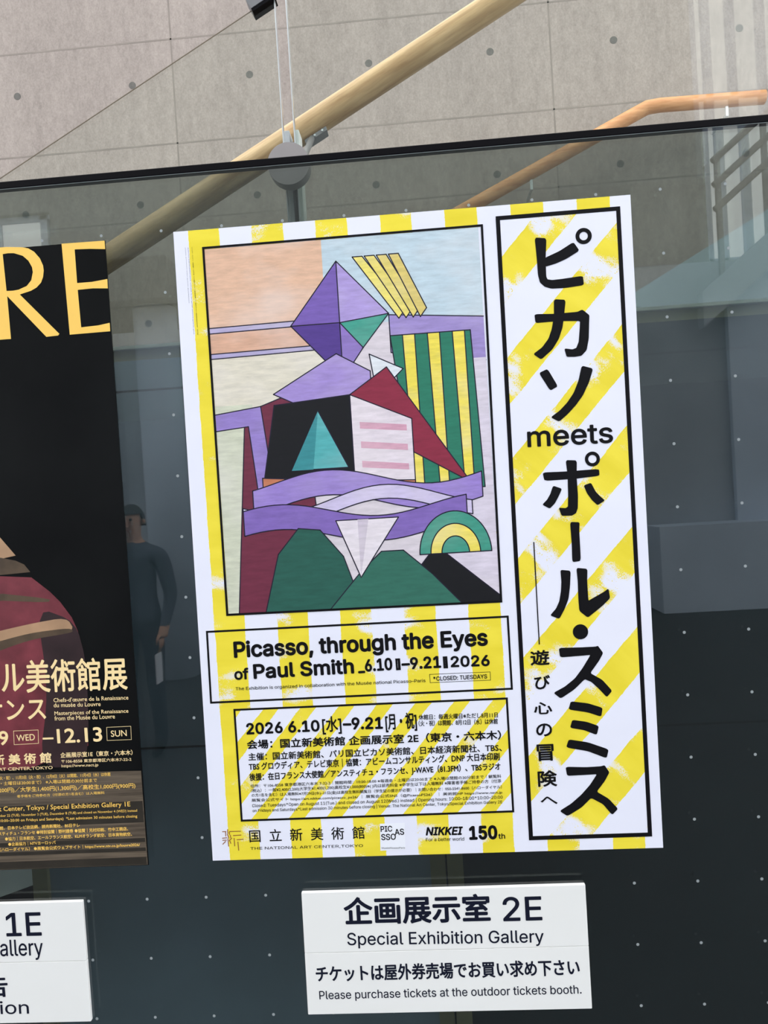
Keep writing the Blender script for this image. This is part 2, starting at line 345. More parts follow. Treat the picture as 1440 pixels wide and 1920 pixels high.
# ---------------------------------------------------------------- measured figures of the printed sheets (millimetres)
ORIGINS = {'L': (-0.8276, -0.004, 1.108), 'M': (0.0158, -0.004, 1.1115), 'S': (0.159, -0.01, 0.8535), 'T': (-0.6681, -0.01, 0.8506)}
SHEET = [(4.6, 1034.4), (737.4, 1033.2), (732.3, -5.0), (0.0, -0.0)]
SIGN = [(1.9, 202.2), (461.8, 200.4), (461.4, -1.3), (0.0, 0.0)]
SIGN_T = [(460.5, 203.0), (461.4, -0.0)]
LSHEET = [(734.0, 1033.2), (735.0, -0.0)]
TEXT = [('M', 'subtitle', 'Picasso, through the Eyes', 58.3, 334.4, 473.3, 333.6, 27.13, 'H', 0.05, 0), ('M', 'subtitle', 'of', 56.6, 298.3, 80.7, 298.2, 19.35, 'f', 0.045, 0),
 ('M', 'subtitle', 'Paul Smith', 88.6, 298.2, 254.5, 299.3, 24.53, 'H', 0.05, 0), ('M', 'subtitle', '_6.10', 260.9, 300.9, 317.3, 301.8, 20.28, '6', 0.05, 0),
 ('M', 'subtitle', '–9.21', 332.0, 301.4, 396.1, 301.5, 19.85, '9', 0.05, 0), ('M', 'subtitle', '2026', 411.4, 301.5, 474.2, 300.6, 18.31, '2', 0.05, 0),
 ('M', 'subtitle', 'The Exhibition is organized in collaboration with the Musée national Picasso–Paris', 57.4, 281.0, 369.2, 279.7, 5.21, 'H', 0.012, 0),
 ('M', 'subtitle', '*CLOSED: TUESDAYS', 382.0, 280.9, 468.7, 280.7, 6.97, 'H', 0.03, 0), ('M', 'information', '2026 6.10', 70.6, 207.2, 192.1, 207.2, 19.18, '2', 0.05, 0),
 ('M', 'information', '[水]', 196.5, 207.6, 228.0, 207.6, 19.4, '[', 0.02, 0), ('M', 'information', '–9.21', 230.1, 208.1, 295.7, 206.5, 20.04, '9', 0.05, 0),
 ('M', 'information', '[月・祝]', 300.0, 206.7, 351.1, 207.0, 20.31, '[', 0.025, 0), ('M', 'information', '休館日：毎週火曜日※ただし8月11日', 354.5, 218.5, 482.0, 216.6, 8.3, '国', 0.018, 0),
 ('M', 'information', '（火・祝）は開館、8月12日（水）は休館', 353.9, 208.2, 481.4, 206.1, 8.64, '国', 0.018, 0), ('M', 'information', '会場：国立新美術館 企画展示室 2E（東京・六本木）', 70.0, 183.0, 485.4, 180.7, 14.48, '国', 0.03, 0),
 ('M', 'information', '主催：国立新美術館、パリ国立ピカソ美術館、日本経済新聞社、TBS、', 71.1, 164.0, 485.3, 161.5, 12.13, '国', 0.022, 0),
 ('M', 'information', 'TBS グロウディア、テレビ東京｜協賛：アビームコンサルティング、DNP 大日本印刷', 70.7, 147.8, 481.2, 147.1, 12.14, '国', 0.022, 0),
 ('M', 'information', '後援：在日フランス大使館／アンスティチュ・フランセ、J-WAVE（81.3FM）、TBSラジオ', 70.6, 130.5, 481.5, 131.1, 11.81, '国', 0.025, 0),
 ('M', 'information', '住所：〒106-8558 東京都港区六本木 7-22-2｜開館時間：10:00-18:00 ※毎週金・土曜日は20:00まで ※入場は閉館の30分前まで｜観覧料', 71.5, 119.0, 481.8, 118.5, 5.4, '国', 0.008, 0),
 ('M', 'information', '（税込）：一般¥2,400(2,200)大学生¥1,400(1,200)高校生¥1,000(800)※( )内は前売料金 ※中学生以下は入場無料 ※障害者手帳ご持参の方（付添', 71.7, 111.2, 481.3, 110.5, 5.74, '国', 0.008, 0),
 ('M', 'information', 'の方1名を含む）は入場無料※7月29日(水)–31日(金)は高校生無料観覧日（学生証の提示が必要）｜お問い合わせ：050-5541-8600（ハローダイヤル）', 72.2, 103.7, 481.7, 100.9, 5.4, '国', 0.008, 0),
 ('M', 'information', '展覧会公式サイト https://art.nikkei.com/picasso_ps26/ ｜ 展覧会公式SNS（@PicassoPS26） ｜ 美術館HP https://www.nact.jp', 71.7, 95.6, 481.9, 92.6, 5.07, '国', 0.008, 0),
 ('M', 'information', 'Closed: Tuesdays*Open on August 11(Tue.) and closed on August 12(Wed.) instead | Opening hours: 10:00–18:00*10:00–20:00', 72.1, 86.8, 482.1, 84.6, 5.07, 'H', 0.008, 0),
 ('M', 'information', 'on Fridays and Saturdays*Last admission 30 minutes before closing | Venue: The National Art Center, Tokyo/Special Exhibition Gallery 2E', 72.2, 78.6, 481.0, 77.0, 4.73, 'H', 0.008, 0),
 ('M', 'museum', '国  立  新  美  術  館', 63.7, 28.2, 254.7, 27.2, 19.83, '国', 0.012, 0), ('M', 'museum', 'THE NATIONAL ART CENTER,TOKYO', 64.2, 15.9, 250.8, 13.9, 4.44, 'H', 0.015, 0),
 ('M', 'partner', 'PIC', 281.3, 37.7, 300.4, 37.7, 9.51, 'H', 0.03, 0), ('M', 'partner', 'AS', 304.0, 31.4, 319.5, 31.7, 10.05, 'H', 0.03, 0), ('M', 'partner', 'SSO', 281.4, 24.0, 305.4, 24.0, 10.06, 'H', 0.03, 0),
 ('M', 'partner', 'MuséePicassoParis', 281.2, 9.7, 319.3, 8.8, 2.75, 'H', 0, 0), ('M', 'sponsor', 'NIKKEI', 354.3, 28.8, 415.0, 27.6, 13.86, 'H', 0.055, 0.2),
 ('M', 'sponsor', 'For a better world', 354.1, 19.3, 416.2, 18.4, 5.65, 'H', 0.01, 0), ('M', 'sponsor', '150', 424.4, 18.9, 470.1, 18.6, 22.9, '1', 0.06, 0),
 ('M', 'sponsor', 'th', 471.4, 19.0, 482.3, 18.9, 8.89, 'h', 0.03, 0), ('M', 'title', 'meets', 554.6, 647.8, 689.4, 646.1, 25.23, 'm', 0.035, 0), ('S', 'top', '企画展示室', 69.6, 146.9, 307.8, 145.5, 43.61, '国', 0.03, 0),
 ('S', 'top', '2E', 327.8, 145.3, 390.4, 145.1, 39.25, 'E', 0.02, 0), ('S', 'top', 'Special Exhibition Gallery', 72.5, 113.7, 390.7, 109.0, 20.6, 'S', 0.012, 0),
 ('S', 'low', 'チケットは屋外券売場でお買い求め下さい', 17.3, 53.9, 445.1, 53.8, 25.68, '国', 0.025, 0), ('S', 'low', 'Please purchase tickets at the outdoor tickets booth.', 20.8, 25.2, 445.9, 24.0, 13.93, 'P', 0.01, 0),
 ('T', 'top', '1E', 326.8, 148.2, 387.9, 147.8, 39.84, 'E', 0.02, 0), ('T', 'low', '告', 281.1, 45.5, 322.9, 46.1, 36.36, '国', 0.02, 0), ('T', 'low', 'Exhibition', 187.5, 17.5, 356.1, 16.2, 21.38, 'E', 0.01, 0),
 ('T', 'top', 'Special Exhibition Gallery', 44.6, 116.7, 388.0, 114.6, 27.94, 'S', 0.01, 0), ('T', 'top', '企画展示室', 41.3, 146.7, 301.3, 146.5, 45.59, '国', 0.03, 0),
 ('L', 'title', 'ルーヴル美術館展', 374.1, 299.5, 720.5, 294.3, 52.44, '国', 0.016, 0), ('L', 'title', 'ルネサンス', 394.7, 252.0, 578.5, 249.6, 38.84, '国', 0.018, 0),
 ('L', 'title', 'Chefs-d’œuvre de la Renaissance', 592.8, 279.4, 720.2, 278.1, 6.94, 'C', 0.012, 0), ('L', 'title', 'du musée du Louvre', 592.5, 270.9, 672.4, 269.4, 6.94, 'd', 0.012, 0),
 ('L', 'title', 'Masterpieces of the Renaissance', 592.8, 257.6, 718.7, 256.1, 6.42, 'M', 0.012, 0), ('L', 'title', 'from the Musée du Louvre', 592.3, 248.8, 695.2, 247.5, 7.12, 'f', 0.012, 0),
 ('L', 'dates', '9.9', 468.3, 211.7, 510.7, 211.4, 23.93, '9', 0.03, 0), ('L', 'dates', 'WED', 524.9, 216.9, 556.5, 217.4, 10.63, 'W', 0.01, 0), ('L', 'dates', '–', 569.4, 210.2, 588.1, 209.9, 24.35, 'H', 0.02, 0),
 ('L', 'dates', '12.13', 594.3, 210.3, 671.4, 210.4, 23.97, '1', 0.03, 0), ('L', 'dates', 'SUN', 686.4, 217.2, 713.3, 217.4, 10.38, 'S', 0.01, 0),
 ('L', 'venue', '国 立 新 美 術 館', 428.0, 178.1, 582.2, 177.9, 17.17, '国', 0.03, 0), ('L', 'venue', 'THE NATIONAL ART CENTER,TOKYO', 405.6, 168.9, 583.2, 167.7, 5.09, 'H', 0.02, 0),
 ('L', 'venue', '企画展示室1E（東京・六本木）', 597.9, 185.8, 720.8, 185.3, 8.35, '国', 0.02, 0), ('L', 'venue', '〒106-8558 東京都港区六本木7-22-2', 599.0, 176.7, 718.0, 175.4, 5.74, '国', 0.015, 0),
 ('L', 'venue', 'https://www.nact.jp', 598.5, 169.7, 661.4, 169.3, 4.7, 'h', 0.015, 0), ('L', 'details', '22日（火・祝）、11月3日（火・祝）、12月8日（火）は開館、11月4日（水）は休館', 474.1, 152.9, 680.8, 151.7, 6.16, '国', 0.01, 0),
 ('L', 'details', '（金・土曜日は20:00まで） ※入場は閉館の30分前まで', 479.1, 143.7, 657.3, 142.6, 6.17, '国', 0.01, 0), ('L', 'details', '(1,200円)／大学生1,400円(1,300円)／高校生1,000円(900円)', 478.1, 131.6, 721.7, 130.2, 7.98, '国', 0.015, 0),
 ('L', 'details', '者手帳をご持参の方（付添の方1名含む）は入場無料', 518.3, 121.8, 668.6, 121.9, 4.71, '国', 0.005, 0), ('L', 'details', 'Art Center, Tokyo / Special Exhibition Gallery 1E', 473.0, 100.1, 710.9, 99.8, 7.81, 'A', 0.015, 0),
 ('L', 'details', 'September 22 (TUE), November 3 (TUE), December 8 (TUE) and closed on November 4 (WED) instead', 471.3, 90.5, 721.8, 90.4, 4.18, 'S', 0.005, 0),
 ('L', 'details', '10:00–20:00 on Fridays and Saturdays)  *Last admission 30 minutes before closing', 485.6, 81.8, 721.5, 80.8, 4.54, '1', 0.01, 0),
 ('L', 'details', '美術館、日本テレビ放送網、読売新聞社、BS日テレ', 471.5, 68.3, 622.6, 68.4, 6.0, '国', 0.02, 0), ('L', 'details', 'アンスティチュ・フランセ ●特別協賛｜野村證券 ●協賛｜光村印刷、竹中工務店、', 469.0, 58.9, 704.4, 59.1, 6.19, '国', 0.02, 0),
 ('L', 'details', '●協力｜日本航空、エールフランス航空、KLMオランダ航空、日本貨物航空、', 492.5, 49.8, 710.2, 50.1, 6.0, '国', 0.02, 0), ('L', 'details', '●企画協力｜NTVヨーロッパ', 497.4, 40.7, 579.1, 41.1, 5.82, '国', 0.02, 0),
 ('L', 'details', '（ハローダイヤル） ●展覧会公式ウェブサイト｜https://www.ntv.co.jp/louvre2026/', 481.9, 31.8, 722.6, 32.1, 5.82, '国', 0.02, 0)]
TAGS = [[(322.5, 320.3), (330.2, 320.3), (330.5, 301.1), (322.8, 301.1)], [(399.4, 319.8), (406.7, 319.8), (406.9, 300.3), (399.6, 300.3)]]
CLOSEDBOX = [(376.1, 292.2), (474.4, 291.4), (474.3, 277.5), (376.4, 277.9)]
PARTNER = [(280.5, 51.0), (321.6, 51.2), (320.0, 7.3), (278.8, 6.6)]
EMBLEM = [[(19.0, 47.7), (25.9, 47.8)], [(28.3, 51.7), (28.3, 43.9)], [(31.1, 47.6), (50.2, 47.4)], [(24.7, 47.5), (24.5, 39.7)], [(31.1, 47.3), (31.1, 42.1)], [(36.7, 40.7), (50.6, 41.0)], [(18.2, 37.0), (27.0, 37.4)],
 [(27.4, 43.9), (29.5, 36.1)], [(32.5, 42.0), (32.5, 36.8)], [(18.5, 33.5), (25.8, 33.6)], [(27.7, 36.1), (28.2, 22.8)], [(18.4, 26.6), (24.0, 32.0)], [(29.2, 31.8), (34.7, 36.8)], [(38.2, 36.6), (38.5, 22.8)],
 [(42.3, 33.4), (54.0, 34.0)], [(44.2, 30.3), (44.6, 15.3)], [(30.9, 31.7), (32.4, 27.3)]]
TITLE = [[(585.3, 977.8), (602.6, 975.4), (599.6, 945.0), (598.9, 915.5), (600.9, 910.7), (608.3, 908.9), (624.9, 909.6), (656.2, 911.8), (657.0, 898.1), (629.3, 895.9), (606.3, 896.4), (596.2, 900.3), (589.5, 907.2),
  (587.1, 919.0), (586.6, 947.3)],
 [(598.8, 944.6), (622.3, 953.5), (644.7, 965.8), (652.9, 952.3), (631.8, 941.2), (616.2, 935.5), (598.8, 931.5)],
 [(609.9, 878.6), (627.1, 876.3), (623.2, 851.8), (619.9, 834.0), (613.2, 816.5), (602.1, 800.5), (584.0, 786.0), (572.7, 794.9), (586.9, 804.2), (597.9, 817.6), (603.9, 832.6), (608.4, 852.9)],
 [(577.9, 857.3), (609.1, 855.5), (644.9, 855.9), (652.7, 858.9), (662.9, 849.6), (661.8, 838.6), (659.8, 813.0), (655.5, 795.3), (647.4, 787.4), (637.1, 786.3), (624.4, 787.3), (621.8, 799.8), (633.9, 797.4),
  (640.4, 799.5), (644.8, 809.0), (647.5, 829.4), (648.7, 842.2), (621.2, 844.2), (600.7, 844.5), (578.9, 844.1)],
 [(579.9, 764.1), (592.8, 769.4), (607.2, 741.4), (595.5, 735.8)],
 [(647.2, 770.7), (663.8, 765.1), (656.6, 744.9), (645.8, 724.5), (634.1, 710.1), (621.3, 697.4), (606.6, 685.7), (594.5, 692.9), (609.0, 702.5), (621.4, 714.4), (632.3, 728.9), (640.9, 747.7)],
 [(576.5, 605.7), (614.3, 604.9), (664.3, 605.7), (664.5, 595.7), (627.5, 593.4), (578.4, 593.1)],
 [(613.9, 623.0), (630.3, 621.5), (628.5, 596.4), (629.0, 566.2), (627.6, 546.2), (624.4, 538.4), (617.9, 535.1), (602.4, 535.7), (598.7, 548.0), (609.0, 546.7), (613.1, 549.1), (614.5, 567.1), (615.4, 599.2)],
 [(591.4, 583.5), (604.4, 578.2), (598.2, 566.1), (592.0, 556.0), (583.8, 548.5), (573.2, 555.0), (581.0, 562.2), (586.5, 570.9)],
 [(639.9, 581.2), (650.8, 584.5), (657.0, 570.5), (663.1, 563.1), (670.6, 555.6), (659.3, 549.3), (651.3, 557.8), (644.0, 569.3)],
 [(615.1, 524.2), (629.1, 523.0), (627.8, 510.0), (627.7, 462.0), (615.1, 460.9), (615.8, 490.5)],
 [(595.5, 448.7), (610.7, 446.4), (608.3, 422.3), (604.8, 402.3), (597.9, 386.5), (588.7, 371.2), (575.4, 377.2), (585.0, 387.2), (591.0, 399.0), (594.5, 415.0), (596.1, 431.1)],
 [(620.9, 450.5), (637.2, 448.0), (635.7, 428.9), (635.9, 396.6), (646.6, 402.1), (660.9, 409.3), (668.7, 414.5), (670.2, 399.7), (658.7, 389.3), (646.3, 379.9), (633.9, 371.0), (621.6, 382.2), (621.3, 405.5),
  (621.9, 429.7)],
 [(585.9, 323.8), (619.3, 322.9), (643.5, 322.9), (647.2, 323.9), (654.4, 312.5), (647.3, 300.5), (632.1, 281.1), (650.6, 269.5), (665.2, 251.3), (656.8, 242.0), (645.8, 255.3), (634.4, 267.2), (623.5, 272.5),
  (605.4, 256.2), (584.0, 243.2), (573.7, 252.2), (591.5, 261.0), (608.4, 273.6), (621.4, 289.4), (635.8, 311.0), (618.6, 310.2), (587.1, 309.3)],
 [(599.8, 236.9), (626.3, 232.5), (648.7, 224.3), (645.8, 211.0), (625.6, 218.8), (595.9, 224.7)], [(600.6, 206.9), (622.7, 202.8), (641.1, 195.3), (637.3, 181.9), (617.9, 190.6), (596.5, 195.1)],
 [(593.1, 175.6), (622.8, 169.7), (654.5, 157.0), (650.7, 143.7), (622.1, 156.3), (588.6, 163.6)],
 [(585.8, 131.6), (618.5, 129.6), (640.9, 130.1), (647.0, 131.5), (653.7, 120.2), (645.6, 106.7), (631.7, 89.7), (650.1, 77.6), (663.9, 60.9), (654.7, 51.9), (641.6, 69.6), (622.9, 80.7), (606.8, 65.8), (583.7, 52.6),
  (572.6, 60.9), (590.9, 71.6), (608.0, 85.5), (623.1, 101.4), (635.2, 118.5), (611.8, 118.1), (587.4, 117.8)]]
RINGS = [(661.3, 974.5, 12.7, 6.6), (655.3, 622.5, 11.8, 6.5), (621.1, 348.3, 12.1, 0.0)]
THINLINE = [(555.6, 496.1), (554.9, 331.4)]
SUBCHARS = [('遊', 539.3, 297.7, 569.6, 322.3), ('び', 543.5, 258.8, 568.7, 281.7), ('心', 540.2, 218.6, 569.3, 238.3), ('の', 541.8, 182.6, 567.3, 203.7), ('冒', 540.9, 142.8, 568.0, 170.1), ('険', 540.0, 101.1, 570.7, 127.5),
 ('へ', 542.4, 72.5, 569.3, 85.0)]
CREDITS = [('パブロ・ピカソ《読書》1932年 パリ国立ピカソ美術館蔵 パリ国立ピカソ美術館寄託作品、2022年', 34.7, 1007.5, 33.0, 864.9), ('©Vincent Lebret/Voyez-Vous, courtesy of the Musée National Picasso–Paris', 28.5, 1007.4, 26.8, 866.8),
 ('©2026–Succession Pablo Picasso–BCF(JAPAN)', 23.6, 1007.8, 22.5, 917.7)]
FR_TITLE = ([(525.4, 1016.7), (720.5, 1016.4), (715.9, 14.0), (520.3, 15.0)], 6.6)
FR_PAINT = ([(50.5, 1006.2), (504.7, 1006.0), (500.1, 402.0), (50.0, 404.2)], 3.6)
FR_SUB = ([(14.3, 381.4), (508.9, 380.4), (508.8, 260.4), (13.3, 261.0)], 3.3)
FR_INFO = ([(51.4, 250.6), (499.7, 248.4), (499.3, 61.5), (51.4, 63.4)], 3.3)
SEAM = [(1.2, 102.2), (461.4, 100.9)]
SEAM_T = [(312.1, 104.0), (460.5, 103.0)]
BOXES_L = [[(520.3, 234.8), (563.2, 234.6), (562.2, 211.4), (519.6, 211.0)], [(679.6, 233.7), (721.3, 233.7), (720.8, 210.8), (678.9, 211.0)]]
RE = [[(540.8, 1036.4), (567.8, 1035.9), (595.3, 1033.3), (604.8, 1030.6), (614.0, 1024.5), (622.9, 1013.1), (627.5, 1000.8), (628.0, 992.7), (626.1, 982.2), (622.0, 973.2), (613.9, 965.8), (603.9, 961.2), (584.8, 956.7),
  (646.8, 887.4), (644.5, 884.8), (624.5, 884.1), (563.3, 955.6), (564.5, 885.1), (542.7, 885.1)],
 [(560.8, 1024.8), (569.8, 1025.5), (579.5, 1024.9), (594.3, 1019.4), (603.3, 1010.7), (608.7, 999.6), (609.5, 991.5), (605.8, 978.4), (597.6, 969.7), (583.3, 964.7), (573.6, 963.8), (562.8, 964.1)],
 [(661.1, 1033.8), (733.3, 1033.0), (733.4, 1019.2), (707.3, 1021.7), (682.4, 1022.8), (682.6, 967.8), (707.6, 967.9), (733.5, 970.5), (733.3, 955.2), (708.2, 957.2), (682.8, 956.7), (684.2, 895.3), (712.0, 896.3),
  (732.5, 899.1), (732.3, 885.3), (664.2, 884.7)]]
PARAPET = [(361.0, 166.7), (732.4, 158.3)]
VSTRIPE_TOP = [33.0, 83.2, 134.9, 187.2, 243.6, 292.8, 344.4, 397.4, 449.3, 500.1, 554.1, 603.6, 657.0, 708.5]
VSTRIPE_BOT = [25.4, 59.3, 126.7, 179.9, 232.1, 283.8, 336.6, 388.6, 440.2, 493.0, 545.9, 592.8, 649.6, 700.1]

# ---------------------------------------------------------------- materials
ink = plain('printing_ink', (18, 17, 20), 0.45, 0.12, var=0.05)
navy = plain('navy_lettering', (22, 25, 42), 0.45, 0.15, var=0.04)
gold = plain('gold_print', (252, 204, 100), 0.45, 0.3, var=0.03)
cream = plain('cream_print', (250, 222, 165), 0.45, 0.3, var=0.03)
white_paper = plain('white_paper', (240, 241, 249), 0.4, 0.35, var=0.01)
brown_ink = plain('brown_ink', (150, 92, 48), 0.45, 0.3, var=0.04)
rubber = plain('black_rubber', (9, 8, 12), 0.5, 0.08, var=0.1)
steel = plain('brushed_steel', (150, 144, 143), 0.5, 0.4, metal=0.3, var=0.05)
bar_steel = plain('bar_steel', (205, 208, 208), 0.5, 0.4, metal=0.2, var=0.04)
bright_steel = plain('polished_steel', (225, 228, 230), 0.3, 0.5, metal=0.8, var=0.03)
dark_steel = plain('dark_steel', (120, 120, 122), 0.5, 0.5, metal=0.4, var=0.06)
acrylic = plain('white_acrylic', (237, 236, 233), 0.25, 0.3, var=0.01, scale=6)
dot_white = plain('dot_print', (200, 205, 203), 0.5, 0.3, var=0.02)
cladding_left = plain('brightened_cladding', (165, 182, 204), 0.55, 0.3, var=0.07, scale=5)  # same cladding, base colour raised to stand in for the left's brighter reflections
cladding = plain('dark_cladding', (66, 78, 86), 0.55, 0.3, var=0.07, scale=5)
cladding_light = plain('grey_cladding', (150, 158, 165), 0.6, 0.3, var=0.05, scale=4)
olive_post = plain('olive_post', (170, 164, 134), 0.55, 0.3, var=0.08)
gap_black = plain('shadow_gap', (8, 8, 9), 0.8, 0.1, var=0.05)
stair_steel = plain('stair_steel', (158, 172, 180), 0.55, 0.3, var=0.06, scale=3)
hall_dark = plain('hall_plaster', (166, 174, 184), 0.85, 0.2, var=0.08, scale=1.5)
hall_light = plain('hall_concrete', (194, 206, 222), 0.85, 0.2, var=0.06, scale=1.5)
tinted = glass_mat('tinted_glass', (0.585, 0.620, 0.600), 0.064, dots=(0.1, 0.0024, 0.02, 0.03))
clear = glass_mat('clear_glass', (0.968, 0.985, 0.960), 0.036)
window_glass = glass_mat('window_glass', (0.97, 0.985, 0.98), 0.03)

def concrete_mat():
    n = NT('fair_faced_concrete'); o = n.obj()
    big = n.noise(n.scaled((0.9, 1, 0.55)), 1.0, 5.0, 0.55)
    streak = n.noise(n.scaled((5.0, 1, 0.4)), 1.0, 6.0, 0.65)
    grain = n.math('ADD', n.math('MULTIPLY', n.noise(n.scaled((34, 1, 15)), 1.0, 6.0, 0.75), 0.55), n.math('MULTIPLY', n.noise(n.scaled((150, 1, 110)), 1.0, 3.0, 0.6), 0.45))
    c = n.mix(n.remap(big, 0.3, 0.7), lin(150, 139, 133), lin(174, 163, 155))
    c = n.mix(n.remap(streak, 0.35, 0.75), c, lin(136, 126, 120), 'MIX')
    c = n.mix(0.5, c, n.mix(n.remap(grain, 0.3, 0.7), lin(122, 113, 108), lin(192, 180, 172)))
    return n.principled(c, 0.85, 0.2, bump=grain, bump_d=0.0015)
concrete = concrete_mat()
tie_dark = plain('tie_plug', (106, 103, 99), 0.85, 0.2, var=0.12, scale=60)
joint_dark = plain('formwork_joint_stain', (142, 133, 126), 0.9, 0.1, var=0.12, scale=8)

def wood_mat(name, axis_scale, c1, c2, rough=0.45):
    n = NT(name)
    g = n.noise(n.scaled(axis_scale), 1.0, 6.0, 0.6)
    c = n.mix(n.remap(g, 0.32, 0.68), lin(*c1), lin(*c2))
    return n.principled(c, rough, 0.4, bump=g, bump_d=0.0006)
oak = wood_mat('oak', (60, 60, 6), (178, 138, 92), (232, 196, 148))
beech = wood_mat('beech', (8, 60, 60), (196, 132, 82), (226, 168, 116))

# ---------------------------------------------------------------- the setting behind the glass
def struct(mbx, name, mat, label=None, **kw):
    o = mbx.build(name, mat, **kw); o['kind'] = 'structure'
    if label: o['label'] = label
    return o

b = MB(); b.box((-6, 2.6, 0), (6, 2.9, 5.4)); wall = struct(b, 'wall_back', concrete)
b = MB()
for i in range(-7, 8):
    for z in (1.445, 2.055, 2.665, 3.275, 3.884, 4.49):
        b.prism(circle(0.254 + 0.6095 * i, z, 0.0185, 20), 2.5992, 2.62)
b.build('tie_hole', tie_dark, wall)
b = MB()
for z in (0.9, 1.5, 2.13, 2.757, 3.187, 3.572, 4.10, 4.7): b.box((-6, 2.5994, z - 0.004), (6, 2.61, z + 0.004))
for x in (-4.6, -2.66, -0.75, 1.163, 3.08, 5.0): b.box((x - 0.004, 2.5994, 0), (x + 0.004, 2.61, 5.4))
b.build('formwork_joint', joint_dark, wall)

b = MB(); b.box((-9, -12, -0.1), (9, 2.6, 0)); struct(b, 'floor', plain('floor_stone', (62, 63, 66), 0.6, 0.3, var=0.06, scale=2))

# stair flight rising to the right in front of the concrete wall
st = empty('staircase', (2.2, 2.0, 0), 'grey steel stair flight climbing right along the concrete wall', 'staircase')
sl = (2.857 - 2.543) / (1.988 - 1.404)
zat = lambda x: 2.543 + (x - 1.404) * sl
b = MB(); b.prism([(x - 2.2, z) for x, z in [(-0.6, zat(-0.6)), (4.0, zat(4.0)), (4.0, zat(4.0) - 0.62), (-0.6, zat(-0.6) - 0.62)]], 0.2, 0.25)
b.build('stringer', stair_steel, st)
for k in range(15):
    x = -0.6 + 0.3 * k
    b = MB(); b.box((x - 2.2, 0.26, zat(x) - 0.36), (x + 0.32 - 2.2, 0.57, zat(x) - 0.32)); b.build('tread', hall_light, st)

def bracket(mbx, x, z0, z1): mbx.box((x - 0.006, -0.006, z1), (x + 0.006, 0.006, z0)); mbx.box((x - 0.006, -0.006, z1 - 0.012), (x + 0.006, 0.18, z1))

hr = empty('wall_handrail', (1.5, 2.42, 3.4), 'orange wooden handrail with a bend and level end, on the concrete wall', 'handrail')
pts = [(2.10, 3.452), (1.62, 3.4575), (1.56, 3.452), (1.50, 3.425), (0.766, 3.087), (-1.0, 2.273)]
b = MB(); b.tube([(2.104 - 1.5, 0, 0.052), (2.100 - 1.5, 0, 0.052)] + [(x - 1.5, 0, z - 3.4) for x, z in pts], [0.018, 0.031] + [0.032] * 5 + [0.032], 20)
b.build('rail', beech, hr, smooth=True)
for x, z in ((1.925, 3.43), (1.0, 3.165), (0.0, 2.70)):
    b = MB(); b.box((x - 1.5 - 0.006, -0.006, z - 3.4 - 0.04), (x - 1.5 + 0.006, 0.006, z - 3.4 - 0.005)); b.box((x - 1.5 - 0.006, -0.006, z - 3.4 - 0.052), (x - 1.5 + 0.006, 0.18, z - 3.4 - 0.04))
    b.build('bracket', bright_steel, hr)

# ---------------------------------------------------------------- dark stair cladding behind the posters
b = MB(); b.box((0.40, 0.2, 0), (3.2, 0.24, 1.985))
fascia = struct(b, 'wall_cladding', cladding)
b = MB(); b.box((-0.375, 0.2, 0), (0.40, 0.24, 1.985)); b.box((-2.4, 0.2, 1.2), (-0.375, 0.24, 1.985)); b.build('brightened_panel', cladding_left, fascia)
b = MB(); b.box((-2.4, 0.205, 1.985), (3.2, 0.24, 2.006)); b.build('shadow_gap', olive_post, fascia)
b = MB(); b.box((-2.4, 0.196, 2.007), (3.2, 0.24, 2.013)); b.build('capping', plain('pale_capping', (236, 240, 236), 0.5, 0.3), fascia)
b = MB(); b.box((0.37, 0.195, 0), (0.3985, 0.24, 1.2)); b.box((0.402, 0.195, 0), (0.432, 0.24, 1.2)); b.build('joint_cover', olive_post, fascia)
b = MB(); b.box((0.3985, 0.2, 0), (0.402, 0.24, 1.2)); b.build('joint_gap', gap_black, fascia)
b = MB(); b.box((-0.405, 0.19, 0), (-0.375, 0.24, 1.2)); b.build('edge_post', olive_post, fascia)
b = MB(); b.prism([(-2.4, 0.25), (-0.55, 0.835), (-0.30, 1.005), (-0.30, 1.9), (-2.4, 1.9)], 0.5, 0.53); b.build('recessed_panel', plain('pale_panel', (226, 232, 230), 0.7, 0.2), fascia)
b = MB(); b.box((-2.6, 1.2, 0), (3.4, 1.22, 1.9)); b.build('dark_backing', gap_black, fascia)
b = MB()
for z in (0.62, 1.237, 1.927): b.box((0.432, 0.1995, z - 0.002), (3.2, 0.21, z + 0.002)); b.box((-0.375, 0.1995, z - 0.002), (0.37, 0.21, z + 0.002))
b.build('panel_joint', plain('panel_joint_shade', (58, 66, 72), 0.7, 0.2), fascia)

# ---------------------------------------------------------------- stair balustrade: two clear panes held by a round clamp on a twin-bar mullion
slope = (2.573 - 2.314) / (0.157 + 0.331)
za = lambda x: 2.314 + (x + 0.331) * slope
gl = empty('stair_balustrade_pane', (-0.2, 0.126, 2.0), 'clear stair glass pane with a sloping top edge, left of the round clamp', 'glass pane')
P = [(-0.85, 1.86), (0.190, 1.86), (0.190, za(0.190)), (-0.85, za(-0.85))]
b = MB(); b.prism([(x + 0.2, z - 2.0) for x, z in P], -0.006, 0.006); b.build('pane', clear, gl)
u = Vector((1, slope)).normalized(); nrm = Vector((-u.y, u.x))
c0 = Vector((0.149, za(0.149)))
CL = 0.047
q2 = [c0 - nrm * 0.0062, c0 + u * CL - nrm * 0.0062, c0 + u * CL - nrm * 0.001, c0 - nrm * 0.001]
b = MB(); b.prism([(p.x + 0.2, p.y - 2.0) for p in [c0 - nrm * 0.001, c0 + u * CL - nrm * 0.001, c0 + u * CL + nrm * 0.02, c0 + nrm * 0.02]], -0.014, 0.014); b.build('top_cap', dark_steel, gl, bevel=0.001)
